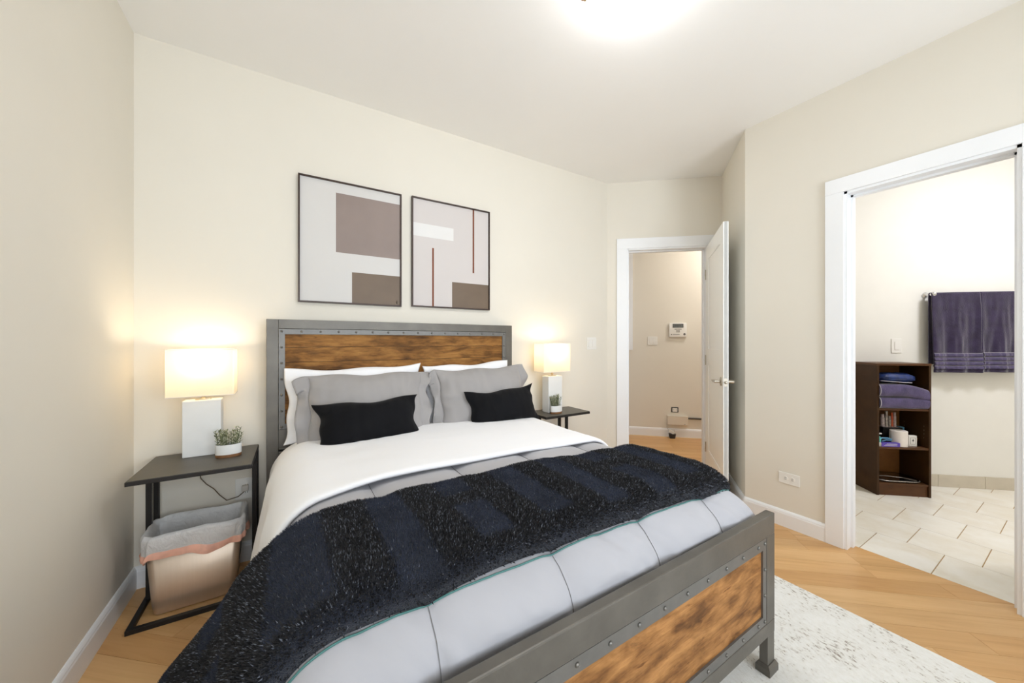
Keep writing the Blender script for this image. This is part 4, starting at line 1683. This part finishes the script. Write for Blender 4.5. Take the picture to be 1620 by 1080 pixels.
s_ = MB()
for xx in (-0.014, 0.014):
    s_.box(xx - 0.005, xx + 0.005, -0.0105, -0.0098, 0.004, 0.006)
    s_.box(xx - 0.005, xx + 0.005, -0.0105, -0.0098, -0.006, -0.004)
s_.build('slots', 'dark_slot', oo)
fp = thing('floor_adapter', 'black adapter with a white plug standing on the hall floor', 'adapter', hallm @ Vector((0.535, -0.075, 0.0)), math.atan2(he.y, he.x))
b = MB()
b.add(*loft([(rrect(0.060, 0.05, 0.006), 0.0), (rrect(0.080, 0.06, 0.006), 0.055)], True, True))
b.build('adapter_body', 'plastic_black', fp)
MB().box(-0.032, 0.032, -0.016, 0.016, -0.016, 0.016, Matrix.Translation((-0.004, 0, 0.075)) @ Matrix.Rotation(math.radians(35), 4, 'Y'), bev=0.004).build('white_plug', 'plate_white', fp)
cb = MB()
cb.tube([(-0.02, 0, 0.085), (-0.05, 0.03, 0.11), (-0.055, 0.05, 0.14), (-0.05, 0.06, 0.165)], 0.003, 6)
cb.tube([(0.02, 0, 0.06), (0.03, 0, 0.09), (0.025, 0.01, 0.105)], 0.003, 6)
cb.build('white_cable', 'white_cord', fp)

# hall ceiling lamp
p_ = hallm @ Vector((1.35, -0.62, CEIL))
hlamp = thing('hall_ceiling_light', 'round white ceiling light in the hall', 'lamp', p_)
g = MB()
g.lathe([(0.14, -0.02), (0.13, -0.05), (0.08, -0.08), (0, -0.09)], seg=32)
g.build('glass_bowl', 'hall_lamp', hlamp, smooth=True)
g = MB()
g.lathe([(0, 0), (0.15, 0), (0.15, -0.02), (0, -0.021)], seg=32)
g.build('ceiling_pan', 'dome_pan', hlamp)
# bathroom ceiling lamp
blamp = thing('bathroom_ceiling_light', 'round white ceiling light in the bathroom', 'lamp', (4.05, -0.30, CEIL))
g = MB()
g.lathe([(0.17, -0.02), (0.16, -0.05), (0.10, -0.08), (0, -0.09)], seg=32)
g.build('glass_bowl', 'bath_lamp', blamp, smooth=True)
g = MB()
g.lathe([(0, 0), (0.18, 0), (0.18, -0.02), (0, -0.021)], seg=32)
g.build('ceiling_pan', 'dome_pan', blamp)

# ------------------------------------------------------------------ bathroom towel bar and towels
BARZ, BARY = 1.612, -0.068
tb = thing('towel_bar', 'chrome towel bar on the bathroom wall', 'towel bar', bw_m @ Vector((sA + 0.30, 0, BARZ)), DA)
b = MB()
b.tube([(-0.345, BARY, 0), (0.40, BARY, 0)], 0.008, 12)
b.build('bar', 'chrome', tb, smooth='auto')
for xx in (-0.352, 0.40):
    p = MB()
    p.lathe([(0, 0), (0.022, 0), (0.024, 0.004), (0.018, 0.010), (0.010, 0.016), (0.010, 0.05), (0.016, 0.056), (0.021, 0.068), (0.018, 0.082), (0.008, 0.09), (0, 0.091)], seg=20, mat=Matrix.Translation((xx, -0.001, 0)) @ Matrix.Rotation(PI / 2, 4, 'X'))
    p.build('bar_post', 'chrome', tb, smooth=True)


def hung_towel(label, s0, s1, zb, seed):
    o = thing('hanging_towel', label, 'towel', bw_m @ Vector(((s0 + s1) / 2, BARY, BARZ)), DA, 'towels on the bathroom towel bar')
    w = s1 - s0
    Lf = BARZ - zb

    def fn(u, v, off=0.0):
        X = (u - 0.5) * w
        # v: 0 bottom front .. 0.82 top .. 1 back
        if v < 0.78:
            q = v / 0.78
            Z = -Lf + q * Lf
            dr_ = (1 - q)
            Yv = -0.016 - 0.010 * dr_ - (0.010 * math.sin(u * 13 + seed) + 0.010 * nz(u * 2.0, 0.6 * q, seed, 5.0)) * dr_ ** 0.7
            X += 0.012 * dr_ * math.sin(u * 5 + seed) * (0.5 - abs(u - 0.5))
            band = 0
            zz = Z + Lf
            if 0.025 < zz < 0.16:
                band = 0.003 * (1 if ((zz - 0.025) % 0.034) < 0.026 else -1)
            Yv -= band
        elif v < 0.86:
            a = (v - 0.78) / 0.08 * PI
            Yv = -0.016 * math.cos(a)
            Z = 0.014 * math.sin(a)
        else:
            q = (v - 0.86) / 0.14
            Z = -q * Lf * 0.9
            Yv = 0.016 + 0.004 * math.sin(u * 9)
        return Vector((X, Yv, Z))
    mb = MB()
    mb.grid(fn, 70, 130)
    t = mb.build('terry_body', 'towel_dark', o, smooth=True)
    md_ = t.modifiers.new('thickness', 'SOLIDIFY')
    md_.thickness = 0.007
    for k in range(4):
        z0 = 0.030 + k * 0.034
        bb = MB()

        def bf(u, v):
            vv = (z0 + 0.024 * v) / Lf * 0.78
            p = fn(0.004 + 0.992 * u, vv)
            p.y = fn(0.004 + 0.992 * u, 0.03 / Lf * 0.78).y * 0 + p.y - 0.006 - 0.0018 * math.sin(u * 70 + k) * math.sin(v * PI)
            return p
        bb.grid(bf, 60, 4)
        bb.build('woven_band', 'towel_band', o, smooth=True)
        lnm = MB()
        lnm.tube([fn(0.004 + 0.992 * i / 59, (z0 + 0.027) / Lf * 0.78) + Vector((0, -0.007, 0)) for i in range(60)], 0.0011, 4)
        lnm.build('band_ridge', 'towel_trim', o)
    return o


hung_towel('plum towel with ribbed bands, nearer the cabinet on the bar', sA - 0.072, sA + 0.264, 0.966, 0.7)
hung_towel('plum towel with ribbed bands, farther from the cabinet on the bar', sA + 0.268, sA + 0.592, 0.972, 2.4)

# ------------------------------------------------------------------ bathroom cabinet
cab_rot = DA
CB = Vector((3.964, 0.932, 0))
cm = Matrix.Translation(CB) @ Matrix.Rotation(cab_rot, 4, 'Z')     # local x right along the front, y into the wall
cab = thing('cabinet', 'dark brown open bathroom cabinet holding towels and toiletries', 'cabinet', CB, cab_rot)
CW, CD, CH, PT = 0.368, 0.262, 1.046, 0.016
MB().box(0, PT, 0, CD, 0, CH - PT, bev=0.001).build('side_panel', 'espresso', cab)
MB().box(CW - PT, CW, 0, CD, 0, CH - PT, bev=0.001).build('side_panel', 'espresso', cab)
MB().box(0, CW, -0.002, CD, CH - PT, CH, bev=0.001).build('top_panel', 'espresso_edge', cab)
MB().box(PT, CW - PT, CD - 0.006, CD, 0.09, CH - PT).build('back_panel', 'hardboard', cab)
SH = [0.100, 0.385, 0.690]
for z in SH[1:]:
    MB().box(PT, CW - PT, 0.004, CD - 0.006, z - 0.016, z).build('shelf', 'espresso_edge', cab)
MB().box(PT, CW - PT, 0.004, CD - 0.006, SH[0] - 0.016, SH[0]).build('bottom_shelf', 'espresso_edge', cab)
MB().box(PT, CW - PT, 0.012, 0.026, 0.0, SH[0] - 0.016).build('kick_board', 'espresso_edge', cab)
pg = MB()
for z in (0.46, 0.49, 0.52, 0.55):
    for yy in (0.04, 0.21):
        pg.lathe([(0.0025, 0), (0, 0.0006)], seg=8, mat=Matrix.Translation((CW - PT - 0.0002, yy, z)) @ Matrix.Rotation(-PI / 2, 4, 'Y'))
pg.build('peg_holes', 'silver_plastic', cab)['kind'] = 'stuff'


def cthing(name, label, cat, x, y, z, rot=0.0, group=None):
    p = cm @ Vector((x, y, z))
    return thing(name, label, cat, p, cab_rot + rot, group)


def folded_towel(label, x0, x1, z, h, mat, seed, depth=0.20, sag=0.0):
    o = cthing('folded_towel', label, 'towel', (x0 + x1) / 2, 0.0, z, 0.0, 'folded towels in the cabinet')
    w = x1 - x0
    N_ = 1
    for k in range(N_):
        z0, z1 = h * k / N_, h * (k + 1) / N_
        mb = MB()

        def prof(t_, u):
            # rounded fold facing the front
            a = t_ * PI
            r_ = (z1 - z0) / 2
            return 0.6 * r_ * math.sin(a), (z0 + z1) / 2 - r_ * math.copysign(abs(math.cos(a)) ** 0.8, math.cos(a))

        def fn(u, v):
            X = (u - 0.5) * w
            drop = sag * max(0.0, u - 0.55) ** 1.5 * 2.2
            if v < 0.3:
                d, zz, yy = 0, z0, depth * (1 - v / 0.3) + 0.012
                yy = 0.012 + (depth - 0.012) * (1 - v / 0.3)
            elif v < 0.7:
                t_ = (v - 0.3) / 0.4
                pr, zz = prof(t_, u)
                yy = 0.012 - pr
            else:
                zz = z1
                yy = 0.012 + (depth - 0.012) * (v - 0.7) / 0.3
            yy += 0.004 * nz(X, zz, seed + k, 14) + 0.002 * k
            zz += 0.003 * nz(X, yy, seed, 11) - drop
            ends = 1 - abs(2 * u - 1) ** 10 * 0.06
            return Vector((X, yy, zz * ends if False else zz))
        mb.grid(fn, 40, 26)
        vs0 = mb.v
        # close the ends
        for e in (0, 39):
            ring = [j * 40 + e for j in range(26)]
            mb.f.append(tuple(ring) if e == 0 else tuple(ring[::-1]))
            mb.m.append(0)
        mb.build('fold', mat, o, smooth='auto')
    ed = MB()
    ed.tube([(-w / 2 - 0.001, 0.012 - 0.3 * h * math.sin(t / 10 * PI), h / 2 - h / 2 * math.cos(t / 10 * PI)) for t in range(11)], 0.002, 5)
    ed.build('white_edge', 'towel_trim', o)
    return o


folded_towel('plum folded towel, lowest of the stack in the cabinet', 0.022, 0.35, 0.6905, 0.086, 'towel', 1.0, sag=0.0)
folded_towel('plum folded towel, middle of the stack in the cabinet', 0.018, 0.348, 0.784, 0.096, 'towel', 2.0, sag=0.06)
bb = cthing('plastic_bundle', 'navy blue plastic wrapped bundle on top of the folded towels', 'bundle', 0.165, 0.07, 0.884)
mb = MB()


def bun(u, v):
    a = 2 * PI * u
    q = PI * v
    r_ = 1 + 0.16 * noise.noise(Vector((3 * math.cos(a) * math.sin(q), 3 * math.sin(a), 4 * math.cos(q) + 2)))
    return Vector((0.128 * math.copysign(abs(math.cos(q)) ** 0.7, math.cos(q)) * r_, 0.065 * math.cos(a) * math.sin(q) ** 0.7 * r_, 0.047 + 0.040 * math.sin(a) * math.sin(q) ** 0.7 * r_))


mb.grid(bun, 28, 20, closed_u=True)
mb.build('wrapped_body', 'blue_bundle', bb, smooth=True)
mb = MB()
mb.tube([(-0.115, -0.04, 0.022), (-0.05, -0.062, 0.018), (0.03, -0.066, 0.012), (0.09, -0.05, 0.010)], 0.0025, 6)
mb.build('pale_edge', 'towel_trim', bb)

z1 = SH[1]
o = cthing('toilet_roll', 'white toilet paper roll standing on the middle shelf', 'toilet roll', 0.198, 0.066, z1)
mb = MB()
mb.lathe([(0.019, 0.10), (0.019, 0.0), (0.053, 0.0), (0.053, 0.118), (0.050, 0.121), (0.021, 0.121), (0.019, 0.118), (0.019, 0.1)], seg=32)
mb.build('paper', 'paper', o, smooth='auto')
mb = MB()
mb.lathe([(0.0188, 0.119), (0.0188, 0.002)], seg=24)
mb.build('core', 'tile_base', o, smooth=True)
o = cthing('purple_carton', 'long purple carton lying before the toilet roll', 'carton', 0.098, 0.018, z1, 0.05)
MB().box(-0.066, 0.066, -0.015, 0.018, 0.0, 0.032, bev=0.003).build('carton', 'carton_purple', o)
mk = MB()
for i in range(3):
    mk.box(-0.05 + 0.01 * i, 0.045, -0.0155, -0.0149, 0.009 + 0.007 * i, 0.0115 + 0.007 * i)
mk.build('printed_stripes', 'towel_trim', o)
MB().box(-0.0675, -0.0655, -0.012, 0.015, 0.004, 0.028).build('white_flap', 'plate_white', o)
o = cthing('small_bottle', 'small white bottle with a teal cap at the left end of the middle shelf', 'bottle', 0.031, 0.02, z1)
mb = MB()
mb.lathe([(0, 0), (0.0115, 0), (0.012, 0.003), (0.012, 0.030), (0.009, 0.034), (0, 0.034)], seg=18)
mb.build('bottle_body', 'plate_white', o, smooth='auto')
mb = MB()
mb.lathe([(0.010, 0.033), (0.010, 0.05), (0.006, 0.078), (0, 0.08)], seg=18)
mb.build('cap', 'teal', o, smooth='auto')
o = cthing('razor', 'teal handled razor behind the purple carton', 'razor', 0.058, 0.075, z1 + 0.0)
mb = MB()
mb.tube([(-0.012, 0.0, 0.066), (0.0, 0.0, 0.080), (0.016, 0.0, 0.088)], [0.006, 0.006, 0.005], 8)
mb.tube([(-0.014, 0, 0.004), (-0.013, 0, 0.035), (-0.012, 0, 0.066)], 0.004, 8)
mb.build('handle', 'teal', o, smooth='auto')
MB().box(0.006, 0.028, -0.006, 0.006, 0.083, 0.093, bev=0.002).build('razor_head', 'plate_white', o)
o = cthing('toothbrush_packet', 'pale blue and black packet lying behind the purple carton', 'packet', 0.098, 0.092, z1)
MB().box(-0.055, 0.05, -0.03, 0.03, 0.0, 0.048, bev=0.004).build('packet', 'dark_slot', o)
q = MB()
q.tube([(-0.045, -0.032, 0.035), (-0.02, -0.032, 0.056), (0.02, -0.032, 0.056), (0.05, -0.032, 0.046)], 0.005, 8)
q.tube([(-0.02, -0.034, 0.030), (0.01, -0.034, 0.042), (0.046, -0.034, 0.038)], 0.004, 8)
q.build('pale_rim', 'sky_blue', o, smooth='auto')
o = cthing('organizer', 'clear cosmetics organizer standing on a black box', 'organizer', 0.205, 0.170, z1)
MB().box(-0.065, 0.075, -0.04, 0.05, 0.0, 0.128, bev=0.004).build('black_box', 'dark_slot', o)
MB().box(-0.056, 0.052, -0.03, 0.03, 0.128, 0.131).build('tray', 'clear', o)
for xx, hh, rr, mm in ((-0.045, 0.10, 0.014, 'clear'), (-0.018, 0.125, 0.013, 'silver_plastic'), (0.006, 0.085, 0.010, 'silver_plastic'), (0.022, 0.112, 0.008, 'orange'), (0.042, 0.118, 0.010, 'clear')):
    mb = MB()
    mb.lathe([(0, 0.131), (rr, 0.131), (rr, 0.131 + hh * 0.72), (rr * 0.75, 0.131 + hh * 0.75), (rr * 0.8, 0.131 + hh), (0, 0.131 + hh)], (xx, -0.006, 0), seg=14)
    mb.build('tube_holder', mm, o, smooth='auto')
o = cthing('blue_box', 'small sky blue box behind the white card box', 'box', 0.305, 0.200, z1)
MB().box(-0.026, 0.026, -0.02, 0.02, 0.0, 0.125, bev=0.002).build('box_body', 'sky_blue', o)
MB().box(-0.012, 0.014, -0.0206, -0.0198, 0.078, 0.10).build('printed_mark', 'art_white', o)
o = cthing('card_box', 'white card box with a black spade mark beside the toilet roll', 'box', 0.283, 0.060, z1)
MB().box(-0.027, 0.027, -0.014, 0.014, 0.0, 0.086, bev=0.002).build('box_body', 'plate_white', o)
mk = MB()
for a, b_, c, d in ((-0.018, -0.0165, 0.018, 0.07), (0.0165, 0.018, 0.018, 0.07), (-0.018, 0.018, 0.0685, 0.07), (-0.018, 0.018, 0.018, 0.0195)):
    mk.box(a, b_, -0.0146, -0.0139, c, d)
mk.build('printed_border', 'print_grey', o)
mk = MB()
mk.add([(-0.007, -0.0148, 0.045), (0.0, -0.0148, 0.042), (0.007, -0.0148, 0.045), (0.0, -0.0148, 0.060), (0.003, -0.0148, 0.036), (-0.003, -0.0148, 0.036), (0, -0.0140, 0.047)], [(0, 1, 3), (1, 2, 3), (5, 4, 1), (3, 2, 6), (0, 3, 6), (1, 0, 6), (2, 1, 6)])
mk.build('spade_mark', 'dark_slot', o)
o = cthing('stone_soap_dish', 'speckled brown dish at the right end of the middle shelf', 'dish', 0.3215, 0.120, z1)
b = MB()
b.add(*loft([(rrect(0.044, 0.07, 0.012), 0.0), (rrect(0.056, 0.08, 0.014), 0.05), (rrect(0.058, 0.085, 0.015), 0.058), (rrect(0.050, 0.077, 0.013), 0.058), (rrect(0.040, 0.06, 0.01), 0.012)], True, True))
b.build('dish', 'hardboard', o, smooth='auto')
# glossy bathroom scale on the bottom shelf
o = cthing('bathroom_scale', 'glossy black glass bathroom scale on the bottom shelf', 'scale', 0.182, 0.118, SH[0])
b = MB()
b.add(*loft([(rrect(0.300, 0.205, 0.07, 10), 0.003), (rrect(0.312, 0.215, 0.075, 10), 0.016), (rrect(0.308, 0.212, 0.075, 10), 0.020)], True, True))
b.build('glass_top', 'gloss_black', o, smooth='auto')
b = MB()
R_ = [(p[0], p[1], 0.013) for p in rrect(0.314, 0.217, 0.075, 14)]
b.tube(R_ + [R_[0]], 0.003, 6)
b.build('silver_rim', 'silver_plastic', o, smooth='auto')
b = MB()
b.tube([(-0.14, -0.02, 0.021), (-0.05, -0.008, 0.0212), (0.05, -0.03, 0.0212), (0.11, -0.09, 0.021)], 0.0016, 6)
b.build('silver_curve', 'silver_plastic', o)

bpy.context.view_layer.update()
